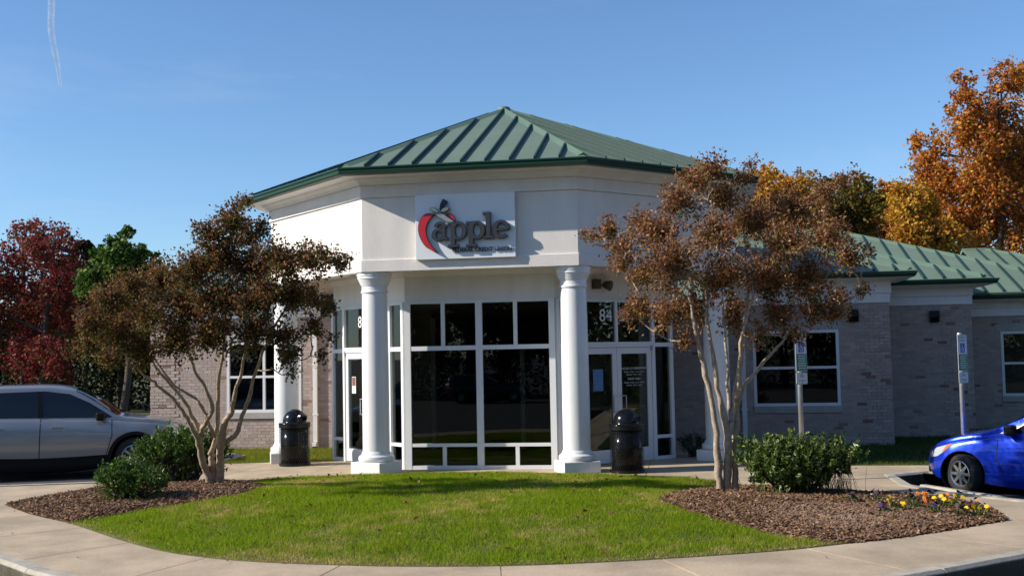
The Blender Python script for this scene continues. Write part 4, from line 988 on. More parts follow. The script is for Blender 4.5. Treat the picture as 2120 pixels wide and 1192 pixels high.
blR = [(1480, 365, 45), (1440, 385, 48), (1415, 430, 55), (1500, 420, 55), (1556, 350, 18), (1545, 375, 22), (1330, 470, 42), (1265, 482, 32), (1228, 490, 17), (1212, 485, 9), (1290, 520, 40), (1370, 500, 62), (1400, 560, 72), (1480, 500, 72), (1560, 480, 75), (1640, 440, 55), (1700, 410, 38), (1740, 385, 22), (1770, 372, 14),
       (1620, 520, 72), (1700, 500, 60), (1750, 540, 42), (1790, 522, 17), (1500, 590, 75), (1580, 590, 75), (1660, 590, 65), (1730, 622, 42), (1780, 602, 20), (1340, 570, 45), (1300, 545, 28), (1330, 640, 42), (1300, 655, 15), (1390, 650, 45), (1440, 640, 52), (1418, 705, 20), (1520, 650, 48), (1600, 650, 48), (1680, 645, 42), (1725, 650, 32), (1570, 690, 26), (1640, 690, 24)]
treeR = twig_tree('crape_myrtle_tree', 'multi stem crape myrtle with bronze leaves in the right mulch bed', 'tree', gnd(1503, 1024, .07), 15.55, stR, blR, cr_pal, 47000, .048, M['bark_pale'], 'crape myrtles on the lawn', green=(.5, cr_grn), stemdep=[-.15, 0, .1, .2, -.3, .35])
stL = [[(440, 1010, .075), (428, 975, .062), (418, 950, .055), (409, 906, .047), (391, 873, .03), (372, 843, .027), (341, 810, .023), (311, 786, .02), (287, 766, .016), (250, 720, .01)],
       [(409, 906, .035), (407, 880, .031), (383, 832, .026), (345, 788, .022), (322, 758, .018), (300, 700, .01)],
       [(411, 908, .038), (420, 885, .035), (436, 855, .032), (439, 836, .029), (424, 799, .025), (405, 770, .021), (380, 700, .012)],
       [(444, 1010, .07), (440, 960, .05), (438, 936, .046), (446, 906, .038), (452, 851, .032), (452, 786, .027), (460, 740, .022), (470, 640, .013), (490, 520, .008)],
       [(452, 1010, .08), (456, 960, .066), (456, 925, .06), (466, 878, .045), (479, 851, .035), (485, 819, .031), (498, 777, .026), (510, 700, .017), (500, 560, .009)],
       [(457, 930, .045), (468, 915, .04), (489, 897, .036), (501, 860, .032), (514, 829, .03), (533, 764, .025), (560, 690, .017), (610, 610, .010)],
       [(444, 905, .03), (430, 870, .028), (413, 836, .026), (398, 819, .023), (354, 790, .019), (320, 740, .011)]]
blL = [(500, 430, 18), (512, 415, 9), (482, 468, 40), (440, 492, 32), (418, 480, 17), (540, 480, 24), (510, 505, 46), (460, 540, 55), (520, 560, 55), (580, 555, 50), (640, 548, 38), (690, 540, 24), (718, 540, 13), (660, 520, 16), (630, 510, 12), (400, 575, 55), (340, 595, 55), (280, 605, 48), (230, 625, 46), (200, 680, 42), (185, 720, 28), (250, 690, 55), (320, 660, 60), (390, 650, 65), (460, 630, 65), (540, 630, 60), (600, 620, 50), (640, 620, 34), (300, 730, 40), (235, 740, 34), (370, 708, 50), (440, 698, 50), (520, 698, 46), (575, 700, 38), (600, 738, 30), (645, 680, 26), (678, 640, 17), (665, 735, 14), (600, 768, 14), (680, 700, 10)]
treeL = twig_tree('crape_myrtle_tree', 'multi stem crape myrtle with dull bronze leaves in the left mulch bed', 'tree', gnd(446, 1010, .07), 17.75, stL, blL, [(.18, .09, .038, 4), (.23, .125, .055, 3), (.14, .075, .032, 4), (.18, .13, .035, 3), (.26, .16, .09, 1), (.12, .045, .03, 2)], 47000, .053, M['bark_pale'], 'crape myrtles on the lawn', green=(.22, cr_grn), lean=-1.8, stemdep=[-.2, .2, -.1, .3, 0, .15, .4])

# ---------------------------------------------------------------- shrubs
def shrub(name, label, base, lobes, n, pal, lsize, group, up=.9, shoot=(.06, .17)):
    T = empty(name, label, 'shrub', tuple(base), 0, group); C, O = [], []; bm = bmesh.new(); tot = sum(l[3] * l[4] * l[5] for l in lobes)
    for (x, y, z, rx, ry, rz) in lobes:
        k = int(n * rx * ry * rz / tot); nt = k // 12
        for _ in range(nt):
            d = RNG.normal(size=3); d /= np.linalg.norm(d); d[2] = abs(d[2]) if z - rz < .12 and RNG.random() < .6 else d[2]
            e = np.array([x, y, z]) + d * np.array([rx, ry, rz]) * RNG.uniform(.45, 1.0) ** .5 * RNG.uniform(.86, 1.10); e[2] = max(e[2], .05)
            g = np.array([d[0] * .6, d[1] * .6, up]); g /= np.linalg.norm(g); L = RNG.uniform(*shoot); t = RNG.uniform(-.3, 1, 12)[:, None]
            C.append(e + g * L * t + RNG.normal(size=(12, 3)) * .018); O.append(np.repeat(g[None] * .9, 12, 0))
            if _ % 5 == 0: tube(bm, [(x * .3 + RNG.normal(0, .05), y * .3 + RNG.normal(0, .05), -.02), tuple((np.array([x * .6, y * .6, z * .45]) + e) / 2), tuple(e + g * L * .8)], [.011, .007, .003], 5)
    obj('stems', bm, 'bark', T); C = np.concatenate(C); O = np.concatenate(O); C[:, 2] = np.maximum(C[:, 2], .03)
    link('foliage', leaf_mesh('foliage', C, RNG.uniform(.75, 1.2, len(C)) * lsize, pick(pal, len(C), .3), 'shrubleaf', O, .40, .05), T); return T
gp = [(.05, .115, .014, 4), (.085, .16, .02, 3), (.035, .085, .012, 3), (.17, .24, .04, 1.5)]
gpR = [(.07, .12, .02, 4), (.13, .18, .035, 3), (.045, .085, .016, 3), (.24, .28, .08, 1.8)]
p = gnd(1648, 1036)
shrub('evergreen_shrub', 'broad green shrub at the foot of the right crape myrtle', (p[0], p[1], .10), [(-.05, .0, .42, .62, .5, .40), (-.52, .05, .52, .36, .35, .34), (.45, .02, .50, .42, .38, .36), (.75, .0, .56, .25, .28, .26), (.0, .0, .22, .48, .42, .24), (-.30, -.1, .30, .42, .4, .30)], 8200, gpR, .092, 'clipped evergreen shrubs', .8, (.10, .30)).scale = (.86, .86, .84)
p = gnd(368, 1004)
shrub('evergreen_shrub', 'taller rounded dark green shrub beside the left crape myrtle', (p[0], p[1], .06), [(-.10, 0, .42, .56, .5, .44), (.38, .02, .46, .42, .42, .40), (.62, .1, .36, .26, .3, .34), (-.42, .0, .36, .36, .36, .34)], 9500, gp, .062, 'clipped evergreen shrubs')
p = gnd(262, 1048)
shrub('evergreen_shrub', 'low dark green shrub at the left end of the mulch bed', (p[0], p[1], .06), [(-.10, 0, .24, .34, .34, .30), (.25, .05, .18, .30, .32, .22), (-.22, .1, .34, .22, .22, .20)], 4200, gp, .06, 'clipped evergreen shrubs')
p = gnd(1425, 945); shrub('evergreen_shrub', 'small dark boxwood left of the rear right column', (p[0] + .1, p[1], 0), [(0, 0, .2, .24, .22, .2)], 1500, [(.02, .035, .012)], .035, 'clipped evergreen shrubs')

# ---------------------------------------------------------------- pansies and dry twigs in the right bed
def pansy(px, py, col, label):
    p = gnd(px, py, .08); z = float(hR(np.array([p[0]]), np.array([p[1]]))[0]); T = empty('pansy_plant', label, 'flowers', (p[0], p[1], z), RNG.uniform(0, 6), 'pansies in the right flower bed')
    n = 46; C = RNG.normal(size=(n, 3)) * np.array([.055, .055, .02]) + [0, 0, .045]; C[:, 2] = np.maximum(C[:, 2], .012); link('foliage', leaf_mesh('foliage', C, .045, pick([(.04, .075, .015), (.06, .1, .02)], n), 'shrubleaf'), T)
    bm = bmesh.new(); 
    for k in range(RNG.integers(3, 6)):
        x, y, h = RNG.normal(0, .05), RNG.normal(0, .05), RNG.uniform(.08, .13); tl = R(RNG.uniform(25, 75)); az = RNG.uniform(0, 6.28)
        Fm = Matrix.Translation((x, y, h)) @ Matrix.Rotation(az, 4, 'Z') @ Matrix.Rotation(tl, 4, 'X')
        for a in range(5):
            t = a * 1.257; r = .016; vs_ = [Fm @ Vector((math.cos(t) * .014 + r * math.cos(b * 1.047), math.sin(t) * .014 + r * math.sin(b * 1.047), .002 * a)) for b in range(6)]; bm.faces.new([bm.verts.new(v) for v in vs_])
        tube(bm, [(x * .4, y * .4, .0), (x, y, h)], .002, 4)
    key = 'petal_%s' % label.split()[0]
    if key not in M: M[key] = principled(key, col, .6)
    obj('blooms', bm, M[key], T)
YL, OR, PU, DK = (.80, .50, .01), (.75, .20, .02), (.05, .015, .11), (.035, .008, .02)
for px, py, c in ((1762, 1046, 'd'), (1812, 1040, 'd'), (1845, 1052, 'y'), (1868, 1058, 'y'), (1885, 1038, 'd'), (1908, 1040, 'o'), (1930, 1036, 'd'), (1925, 1054, 'o'), (1950, 1050, 'y'), (1962, 1046, 'y'), (1975, 1044, 'o'), (1985, 1052, 'y'), (1992, 1046, 'y'), (2002, 1056, 'p'), (2012, 1050, 'p'), (2022, 1058, 'o'), (2028, 1064, 'y'), (1990, 1064, 'd'), (1830, 1062, 'p'), (1895, 1052, 'p'), (1940, 1062, 'p')):
    nm, cc = {'y': ('yellow', YL), 'o': ('orange', OR), 'p': ('purple', PU), 'd': ('dark', DK)}[c]
    pansy(px, py, cc, nm + {'dark': ' maroon pansy plant', 'yellow': ' flowering pansy plant', 'orange': ' flowering pansy plant', 'purple': ' violet pansy plant'}[nm] + ' in the right flower bed')
p = gnd(1735, 1030); T = empty('dry_grass_tuft', 'tuft of dry brown twigs beside the broad right shrub', 'dry grass', (p[0], p[1], .08)); bm = bmesh.new()
for k in range(90):
    a = RNG.uniform(0, 6.28); r = RNG.uniform(.02, .22); h = RNG.uniform(.15, .38); x, y = RNG.normal(0, .13), RNG.normal(0, .1); tube(bm, [(x, y, 0), (x + math.cos(a) * r * .4, y + math.sin(a) * r * .4, h * .6), (x + math.cos(a) * r, y + math.sin(a) * r, h)], [.003, .0025, .0015], 3)
obj('twigs', bm, principled('dry_twig', (.16, .10, .06), .9), T)

# ---------------------------------------------------------------- background trees (distance from their usual height)
def bg_tree(name, label, depth, trunk_px, blobs, pal, n, lsize, group, spread=1.6, ground=0.0, tr=.16):
    s = depth / FPX; b = atd(trunk_px, 760, depth); b[2] = -.06; T = empty(name, label, 'tree', tuple(b), 0, group)
    top = min(q[1] for q in blobs); c0 = np.mean([q[0] for q in blobs]); bm = bmesh.new()
    tp = atd((trunk_px + c0) / 2, top + 40, depth); tr_pts = [np.array(q) for q in smooth_line([b, b + (tp - b) * .35 + RNG.normal(size=3) * .1, b + (tp - b) * .7 + RNG.normal(size=3) * .15, tp], 4)]
    tube(bm, [q - b for q in tr_pts], list(np.linspace(tr, .03, len(tr_pts))), 10); obj('trunk', bm, 'bark', T, True)
    bm = bmesh.new(); LC, LO, LT = [], [], []; tot = sum(q[2] ** 2 for q in blobs)
    for px, py, r in blobs:
        rm = r * s; c = atd(px, py, depth) + FW * np.clip(RNG.normal(0, spread), -2 * spread, 2 * spread)
        st = min(tr_pts, key=lambda q: abs(q[2] - (c[2] - .8 - .3 * rm))); tube(bm, [q - b for q in wander(st, c, 5, .05)], [.07, .055, .04, .03, .022, .014], 6)
        k = int(n * r * r / tot); nt = max(4, k // 24); tint = RNG.normal(0, .35)
        for _ in range(nt):
            d = RNG.normal(size=3); d /= np.linalg.norm(d); rad = rm * RNG.uniform(.2, 1.0) ** .55; e = c + d * rad
            if _ % 6 == 0: tube(bm, [q - b for q in wander(c, e, 2, .08)], [.016, .011, .006], 4)
            LC.append(e + RNG.normal(size=(24, 3)) * rm * .17); LO.append(np.repeat(d[None], 24, 0)); LT.append(np.full(24, tint + RNG.normal(0, .2)))
    obj('limbs', bm, 'bark', T); C = np.concatenate(LC); C[:, 2] = np.maximum(C[:, 2], .4); O = np.concatenate(LO); Tn = np.concatenate(LT)
    cols = pick(pal, len(C), .3) * (1 + .25 * np.clip(Tn, -1, 1))[:, None] * np.stack([np.ones(len(C)), 1 + .22 * np.clip(Tn, -1.5, 1.5), np.ones(len(C))], 1)
    link('crown', leaf_mesh('crown', C - b, RNG.uniform(.7, 1.3, len(C)) * lsize, np.clip(cols, .004, 1), 'leaf', O * .6, .7), T); return T
RED = [(.30, .04, .045, 4), (.20, .028, .03, 3), (.34, .09, .05, 2), (.11, .06, .025, 3), (.16, .10, .03, 1.5)]
ORG = [(.50, .155, .03, 5), (.56, .25, .035, 3), (.36, .10, .025, 3), (.26, .15, .03, 2), (.50, .28, .04, 1)]
YEL = [(.52, .28, .03, 4), (.54, .35, .05, 2), (.46, .18, .025, 4), (.22, .16, .03, 1)]
OLV = [(.13, .12, .02, 4), (.22, .17, .03, 3), (.08, .09, .018, 3), (.32, .20, .03, 1.5)]
GRN = [(.07, .13, .02, 4), (.11, .17, .03, 3), (.045, .085, .015, 3), (.22, .24, .05, 1)]
SHADE_DRK = [(.03, .04, .012, 3), (.02, .028, .01, 3), (.05, .05, .014, 1)]  # deep shade of the wood is put into these leaf colours
GB = 'autumn trees behind the building'
bg_tree('maple_tree', 'crimson maple at the left edge behind the silver SUV', 42, 92, [(20, 490, 42), (62, 482, 34), (100, 515, 48), (138, 520, 34), (25, 560, 62), (95, 580, 62), (40, 640, 62), (110, 655, 60), (10, 720, 55), (85, 730, 55), (150, 590, 40), (158, 660, 46), (150, 730, 40), (-50, 560, 70), (-60, 660, 70), (-120, 620, 80), (35, 770, 34), (120, 770, 34)], RED, 24000, .13, GB)
bg_tree('maple_tree', 'dull rust red maple right of the crimson one', 50, 225, [(200, 620, 45), (240, 640, 50), (190, 690, 50), (250, 710, 50), (300, 690, 45), (220, 750, 40), (290, 740, 40)], [(.16, .06, .03, 3), (.11, .06, .025, 3), (.08, .07, .02, 2)], 12000, .17, GB)
bg_tree('oak_tree', 'upright green tree between the crimson maple and left crape myrtle', 40, 252, [(252, 480, 16), (250, 512, 26), (214, 540, 26), (288, 528, 24), (322, 535, 14), (193, 530, 16), (245, 560, 46), (300, 575, 34), (205, 582, 34), (260, 620, 50), (318, 615, 30)], GRN, 9000, .16, GB, 1.0)
bg_tree('oak_tree', 'small orange tree showing above the left crape myrtle', 44, 415, [(420, 555, 32), (400, 590, 38), (440, 590, 40), (370, 620, 38), (420, 650, 50)], ORG, 7000, .16, GB, 1.0)
bg_tree('oak_tree', 'tall orange oak at the right edge above the green roof', 46, 2075, [(1975, 270, 40), (2030, 290, 45), (2100, 300, 50), (1930, 350, 40), (1990, 380, 45), (2000, 172, 28), (2055, 172, 38), (2110, 172, 40), (1988, 225, 38), (2050, 245, 50), (2120, 250, 55), (1940, 300, 38), (1915, 290, 18), (2000, 315, 50), (2070, 330, 55), (2140, 340, 55), (1950, 372, 44), (2020, 395, 55), (2090, 410, 55), (1960, 450, 50), (2040, 470, 55), (2110, 490, 55), (2180, 200, 60), (2190, 330, 70), (2180, 440, 70), (2230, 270, 60), (1990, 510, 40)], ORG, 34000, .155, GB, 1.4, tr=.24)
bg_tree('maple_tree', 'golden yellow tree left of the tall orange oak', 43, 1880, [(1868, 400, 30), (1895, 420, 40), (1855, 450, 34), (1900, 470, 42), (1930, 440, 34), (1870, 490, 40), (1940, 495, 38)], YEL, 13000, .15, GB, 1.3)
bg_tree('oak_tree', 'amber tree right of the entrance roof corner', 48, 1600, [(1588, 362, 26), (1610, 350, 18), (1565, 400, 34), (1615, 400, 40), (1655, 395, 26), (1570, 450, 44), (1640, 440, 44), (1600, 490, 44), (1660, 480, 38)], YEL + [(.40, .16, .03, 4)], 11000, .15, GB, 1.2)
bg_tree('oak_tree', 'olive green tree above the right wing roof', 52, 1760, [(1745, 385, 28), (1775, 400, 34), (1720, 410, 34), (1800, 425, 28), (1740, 440, 44), (1780, 450, 40), (1700, 450, 36), (1690, 410, 26), (1750, 480, 40)], OLV, 11000, .17, GB, 1.3)
bg_tree('oak_tree', 'rust orange tree between olive and golden trees', 56, 1825, [(1835, 395, 20), (1850, 420, 26), (1815, 440, 34), (1840, 470, 38), (1800, 470, 34), (1770, 490, 34)], ORG, 8000, .17, GB, 1.2)
bg_tree('oak_tree', 'deep orange oak behind the golden tree and roof ridge', 58, 1960, [(1850, 430, 50), (1910, 400, 50), (1960, 360, 55), (1990, 430, 60), (1900, 470, 50), (2050, 380, 60), (2060, 460, 60), (2130, 420, 60), (2150, 300, 60), (1840, 480, 40), (2190, 400, 60), (2110, 500, 50)], ORG, 13000, .17, GB, 1.5)
bg_tree('oak_tree', 'russet oak behind the amber tree', 62, 1680, [(1560, 440, 45), (1620, 430, 50), (1690, 440, 50), (1750, 440, 50), (1810, 450, 45), (1660, 390, 35), (1720, 480, 50), (1600, 480, 50)], [(.30, .12, .03, 3), (.20, .13, .03, 3), (.36, .20, .04, 2)], 15000, .2, GB, 1.5)
# dense shaded wood left of the building; unseen trees further left added for shade
for i in range(24):
    u = -60 + i * 3.6; d = RNG.uniform(44, 58); px = 1060 + FPX * ((u * .987 + 0) / d) if False else None
    b = np.array([-44 + i * 1.55, 20 + RNG.uniform(0, 9) + .25 * i, -.05]); h = RNG.uniform(5.0, 7.5)
    T = empty('evergreen_tree', 'evergreen with shade-darkened leaves in the wood behind the silver SUV', 'tree', tuple(b), 0, 'dark wood left of the building')
    bm = bmesh.new(); tube(bm, [(0, 0, -.1), (.1, 0, h * .5), (0, .1, h)], [.14, .09, .03], 8); obj('trunk', bm, 'bark', T)
    n = 5200; z = RNG.uniform(.0, 1, n) ** .8 * h + .05; a = RNG.uniform(0, 6.28, n); r = (1 - (z / h) ** 2.2) * 2.5 * RNG.uniform(.35, 1, n) ** .5 + .2; r *= 1 + .25 * np.sin(a * 3 + z * 2)
    C = np.stack([np.cos(a) * r, np.sin(a) * r, z], 1); link('crown', leaf_mesh('crown', C, RNG.uniform(.12, .26, n), pick(SHADE_DRK, n), 'leaf', None, .7), T)
# ================================================================== CARS
def carpaint(name, col, flake=.3, bump=0.0, rough=.3):
    m = principled(name, col, rough, metal=.55, spec=.5, coat=1.0, bump=bump, bscale=2.6)
    for q in m.node_tree.nodes:
        if q.type == 'TEX_NOISE': q.inputs['Detail'].default_value = .5
        if q.type == 'BUMP': q.inputs['Distance'].default_value = .09
    return m
M['silver'] = carpaint('silver_paint', (.34, .335, .33), rough=.3); M['blue'] = carpaint('blue_paint', (.006, .045, .62), bump=.45, rough=.28)
M['carglass'] = principled('car_glass', (.006, .007, .009), .03, spec=.6); M['rubber'] = principled('rubber', (.018, .018, .018), .8, bump=.2, bscale=60)
M['alloy'] = principled('alloy', (.55, .56, .57), .28, metal=.9); M['blackplast'] = principled('black_plastic', (.006, .006, .007), .5, spec=.25)
M['lampglass'] = principled('lamp_glass', (.45, .47, .5), .06, spec=.8, coat=1); M['amber'] = principled('amber_lens', (.7, .16, .02), .15, coat=1); M['taillight'] = principled('tail_lens', (.35, .01, .01), .12, coat=1)
M['seam_dark'] = principled('panel_gap', (.004, .004, .005), .8); M['chrome'] = principled('chrome', (.7, .7, .7), .12, metal=1)
def crv(tab, x):
    """smooth monotone interpolation of a table"""
    xs = np.array([t[0] for t in tab]); ys = np.array([t[1] for t in tab]); x = np.clip(x, xs[0], xs[-1]); m = np.gradient(ys, xs)
    k = np.clip(np.searchsorted(xs, x) - 1, 0, len(xs) - 2); h = xs[k + 1] - xs[k]; t = (x - xs[k]) / h
    for j in range(len(xs) - 1):
        if ys[j + 1] == ys[j]: m[j] = m[j + 1] = 0
    return (2 * t ** 3 - 3 * t ** 2 + 1) * ys[k] + (t ** 3 - 2 * t ** 2 + t) * h * m[k] + (-2 * t ** 3 + 3 * t ** 2) * ys[k + 1] + (t ** 3 - t ** 2) * h * m[k + 1]
class Car:
    def __init__(s, name, label, paint, spec, loc, heading, group=None):
        s.S = spec; s.paint = paint; s.root = empty(name, label, 'car', loc, heading, group)
    def prof(s, x):
        S = s.S; return [float(crv(S[k], x)) for k in ('w', 'zb', 'belt', 'top')]
    def section(s, x, n=12):
        w, zb, be, tp = s.prof(x); tum = s.S['tumble']; pts = []
        low = [(0, zb), (w * .80, zb), (w * .93, zb + .03), (w * .975, zb + .10), (w * .99, zb + .3 * (be - zb)), (w * 1.0, zb + .5 * (be - zb)), (w * .995, zb + .7 * (be - zb)), (w * .975, zb + .86 * (be - zb)), (w * .95, zb + .95 * (be - zb)), (w * .925, be)]
        hgt_ = tp - be
        if hgt_ < .02: hgt_ = .02
        gw = w * .915 - tum * hgt_; r = min(.12, hgt_ * .45); k = min(1.0, hgt_ / .35)
        y1 = w * .915 - tum * (hgt_ - r)
        up = [(w * .915 * (1 - .02 * k), be + .02 * k + .002), (w * .915 - tum * (hgt_ - r) * .5, be + (hgt_ - r) * .5 + .003), (y1, be + hgt_ - r), (y1 - r * .25, be + hgt_ - r * .42), (y1 - r * .8, be + hgt_ - r * .12), (gw * .62, tp), (gw * .30, tp + .012 + .012 * (1 - k)), (0, tp + .018 + .016 * (1 - k))]
        return low + up
    def ysurf(s, x, z):
        P_ = s.section(x)[2:13]; zs = [p[1] for p in P_]; ys = [p[0] for p in P_]; return float(np.interp(z, zs, ys))
    def build_body(s):
        S = s.S; xs = S['stations']; bm = bmesh.new(); rings = []
        for x in xs:
            h = s.section(x); full = [(y, z) for y, z in h] + [(-y, z) for y, z in h[-2:0:-1]]
            rings.append([bm.verts.new((x, y, z)) for y, z in full])
        m = len(rings[0])
        for a, b in zip(rings, rings[1:]):
            for i in range(m): bm.faces.new((a[i], a[(i + 1) % m], b[(i + 1) % m], b[i]))
        bm.faces.new(rings[0]); bm.faces.new(rings[-1][::-1]); bmesh.ops.recalc_face_normals(bm, faces=bm.faces[:])
        o = obj('body', bm, s.paint, s.root, True)
        # wheel arches are cut out of the shell
        for ax in S['axles']:
            cb = bmesh.new(); lathe(cb, [(S['arch'], -S['w'][len(S['w']) // 2][1] - .3), (S['arch'], S['w'][len(S['w']) // 2][1] + .3)], 40, Matrix.Translation((ax, 0, S['wr'] + .01)) @ Matrix.Rotation(R(90), 4, 'X'))
            bmesh.ops.recalc_face_normals(cb, faces=cb.faces[:]); me = bpy.data.meshes.new('cut'); cb.to_mesh(me); cb.free(); c = bpy.data.objects.new('cut', me); COL.objects.link(c)
            md = o.modifiers.new('arch', 'BOOLEAN'); md.operation = 'DIFFERENCE'; md.object = c; md.solver = 'EXACT'
        bpy.context.view_layer.update(); 
        keep = o.parent; o.parent = None; o.matrix_world = Matrix.Identity(4); bpy.context.view_layer.update()
        dg = bpy.context.evaluated_depsgraph_get(); me2 = bpy.data.meshes.new_from_object(o.evaluated_get(dg))
        cuts = [md.object for md in o.modifiers]; o.modifiers.clear(); o.data = me2; o.parent = keep
        for c in cuts: bpy.data.objects.remove(c)
        o.data.materials.append(M['blackplast'])
        for f in o.data.polygons:
            if f.center.z < S.get('clad', 0): f.material_index = 1
        md = o.modifiers.new('es', 'EDGE_SPLIT'); md.split_angle = R(38); s.body = o
        for ax in S['axles']:
            bm = bmesh.new(); W_ = S['w'][len(S['w']) // 2][1]
            for sg in (-1, 1): lathe(bm, [(S['arch'] - .005, 0), (S['arch'] - .005, .30)], 24, Matrix.Translation((ax, sg * (W_ - .33) if sg > 0 else -(W_ - .03), S['wr'] + .01)) @ Matrix.Rotation(R(-90), 4, 'X'), cap=False)
            box(bm, ax - S['arch'] * .95, ax + S['arch'] * .95, -(W_ - .34), W_ - .34, S['wr'] - .15, S['wr'] + S['arch'] * .8)
            obj('wheel_well', bm, 'seam_dark', s.root)
    def patch(s, name, poly, m, off, side, parent=None, th=.0, step=.12):
        """side view outline (x,z) laid on the flank"""
        bm = bmesh.new(); p = poly if area(poly) > 0 else poly[::-1]; f = bm.faces.new([bm.verts.new((x, 0, z)) for x, z in p]); bmesh.ops.triangulate(bm, faces=[f])
        x0, x1 = min(q[0] for q in p), max(q[0] for q in p); z0, z1 = min(q[1] for q in p), max(q[1] for q in p)
        c = x0 + step
        while c < x1: bmesh.ops.bisect_plane(bm, geom=bm.verts[:] + bm.edges[:] + bm.faces[:], plane_co=(c, 0, 0), plane_no=(1, 0, 0)); c += step
        c = z0 + step * .6
        while c < z1: bmesh.ops.bisect_plane(bm, geom=bm.verts[:] + bm.edges[:] + bm.faces[:], plane_co=(0, 0, c), plane_no=(0, 0, 1)); c += step * .6
        for v in bm.verts: v.co.y = (s.ysurf(v.co.x, v.co.z) + off) * side
        bmesh.ops.recalc_face_normals(bm, faces=bm.faces[:])
        if sum(f.normal.y * f.calc_area() for f in bm.faces) * side < 0: bmesh.ops.reverse_faces(bm, faces=bm.faces[:])
        return obj(name, bm, m, parent or s.root, True)
    def wheel(s, ax, side, steer=0.0):
        S = s.S; r = S['wr']; W_ = S['w'][len(S['w']) // 2][1]; t = bpy.data.objects.new('wheel', None); COL.objects.link(t); t.parent = s.root; t.location = (ax, side * (W_ - .12), r); t.rotation_euler = (0, 0, steer)
        Mx = Matrix.Rotation(R(-90 * side), 4, 'X')
        bm = bmesh.new(); rr = S['rim']; lathe(bm, [(rr, -.10), (rr + .02, -.108), (r - .03, -.105), (r - .006, -.085), (r, -.06), (r, .06), (r - .006, .085), (r - .03, .105), (rr + .02, .108), (rr, .10)], 44, Mx, cap=False); obj('tyre', bm, 'rubber', t, True)
        bm = bmesh.new(); lathe(bm, [(rr + .004, .095), (rr - .012, .10), (rr - .025, .085), (rr - .03, -.09)], 40, Mx, cap=False)
        for k in range(S['spokes']):
            a = 2 * math.pi * k / S['spokes']; prism(bm, [(.03, -.030), (rr - .02, -.018), (rr - .02, .018), (.03, .030)], .055, .085, Mx @ Matrix.Rotation(a, 4, 'Z'))
        lathe(bm, [(.06, .05), (.058, .09), (.045, .098)], 20, Mx); bmesh.ops.recalc_face_normals(bm, faces=bm.faces[:]); obj('rim', bm, 'alloy', t)
        bm = bmesh.new(); lathe(bm, [(rr - .035, .0), (rr - .035, .03)], 28, Mx); obj('brake_disc', bm, 'blackmetal', t)
    def mirror(s, x, z, side, m):
        y = s.ysurf(x, z); bm = bmesh.new(); box(bm, x - .06, x + .10, y + .06, y + .24, z - .07, z + .09, None, .035)
        if side < 0:
            for v in bm.verts: v.co.y = -v.co.y
            bmesh.ops.reverse_faces(bm, faces=bm.faces[:])
        box(bm, x - .02, x + .04, min(side * (y - .02), side * (y + .08)), max(side * (y - .02), side * (y + .08)), z - .06, z - .02); obj('wing_mirror', bm, m, s.root)
def strip_top(s, name, x0, x1, wfrac, m, off=.006, n=10):
    """windscreen / rear screen on the sloped top of the body"""
    bm = bmesh.new(); rows = []
    for i in range(n + 1):
        x = x0 + (x1 - x0) * i / n; P_ = s.section(x)[12:]; row = []
        for j in range(-8, 9):
            t = abs(j) / 8 * wfrac; ys = [p[0] for p in P_][::-1]; zs = [p[1] for p in P_][::-1]; y = t * ys[-1]; row.append(bm.verts.new((x + (off if x0 > 0 else -off), math.copysign(y, j), float(np.interp(y, ys, zs)) + off)))
        rows.append(row)
    for a, b in zip(rows, rows[1:]):
        for i in range(16): bm.faces.new((a[i], a[i + 1], b[i + 1], b[i]))
    bmesh.ops.recalc_face_normals(bm, faces=bm.faces[:]); return obj(name, bm, m, s.root, True)
def sts(*seg):
    o = []
    for a, b, n in seg: o += list(np.linspace(a, b, n, endpoint=False))
    return o + [seg[-1][1]]

# ---------------------------------------------------------------- silver SUV (crossover), x forward
HL = 2.40
suv = dict(clad=.36, tumble=.30, wr=.37, rim=.245, arch=.425, axles=(1.43, -1.50), spokes=10,
    w=[(-2.42, .78), (-2.3, .88), (-1.9, .95), (-1, .985), (0, .99), (1.2, .985), (1.8, .95), (2.15, .86), (2.32, .72), (2.42, .55)],
    zb=[(-2.42, .48), (-2.2, .34), (-1.9, .27), (1.9, .25), (2.25, .28), (2.42, .42)],
    belt=[(-2.42, 1.05), (-2.2, 1.14), (-1.5, 1.15), (0, 1.11), (.9, 1.08), (1.25, 1.05), (2.0, .96), (2.3, .86), (2.42, .74)],
    top=[(-2.42, 1.08), (-2.3, 1.35), (-2.0, 1.66), (-1.5, 1.74), (-.6, 1.775), (.0, 1.755), (.35, 1.68), (.8, 1.42), (1.15, 1.165), (1.35, 1.125), (1.9, 1.06), (2.25, .95), (2.42, .78)],
    stations=sts((-2.42, -2.2, 6), (-2.2, -1.6, 8), (-1.6, 0, 12), (0, 1.4, 22), (1.4, 2.1, 12), (2.1, 2.42, 9)))
SUVX, SUVY = -8.98, 1.21
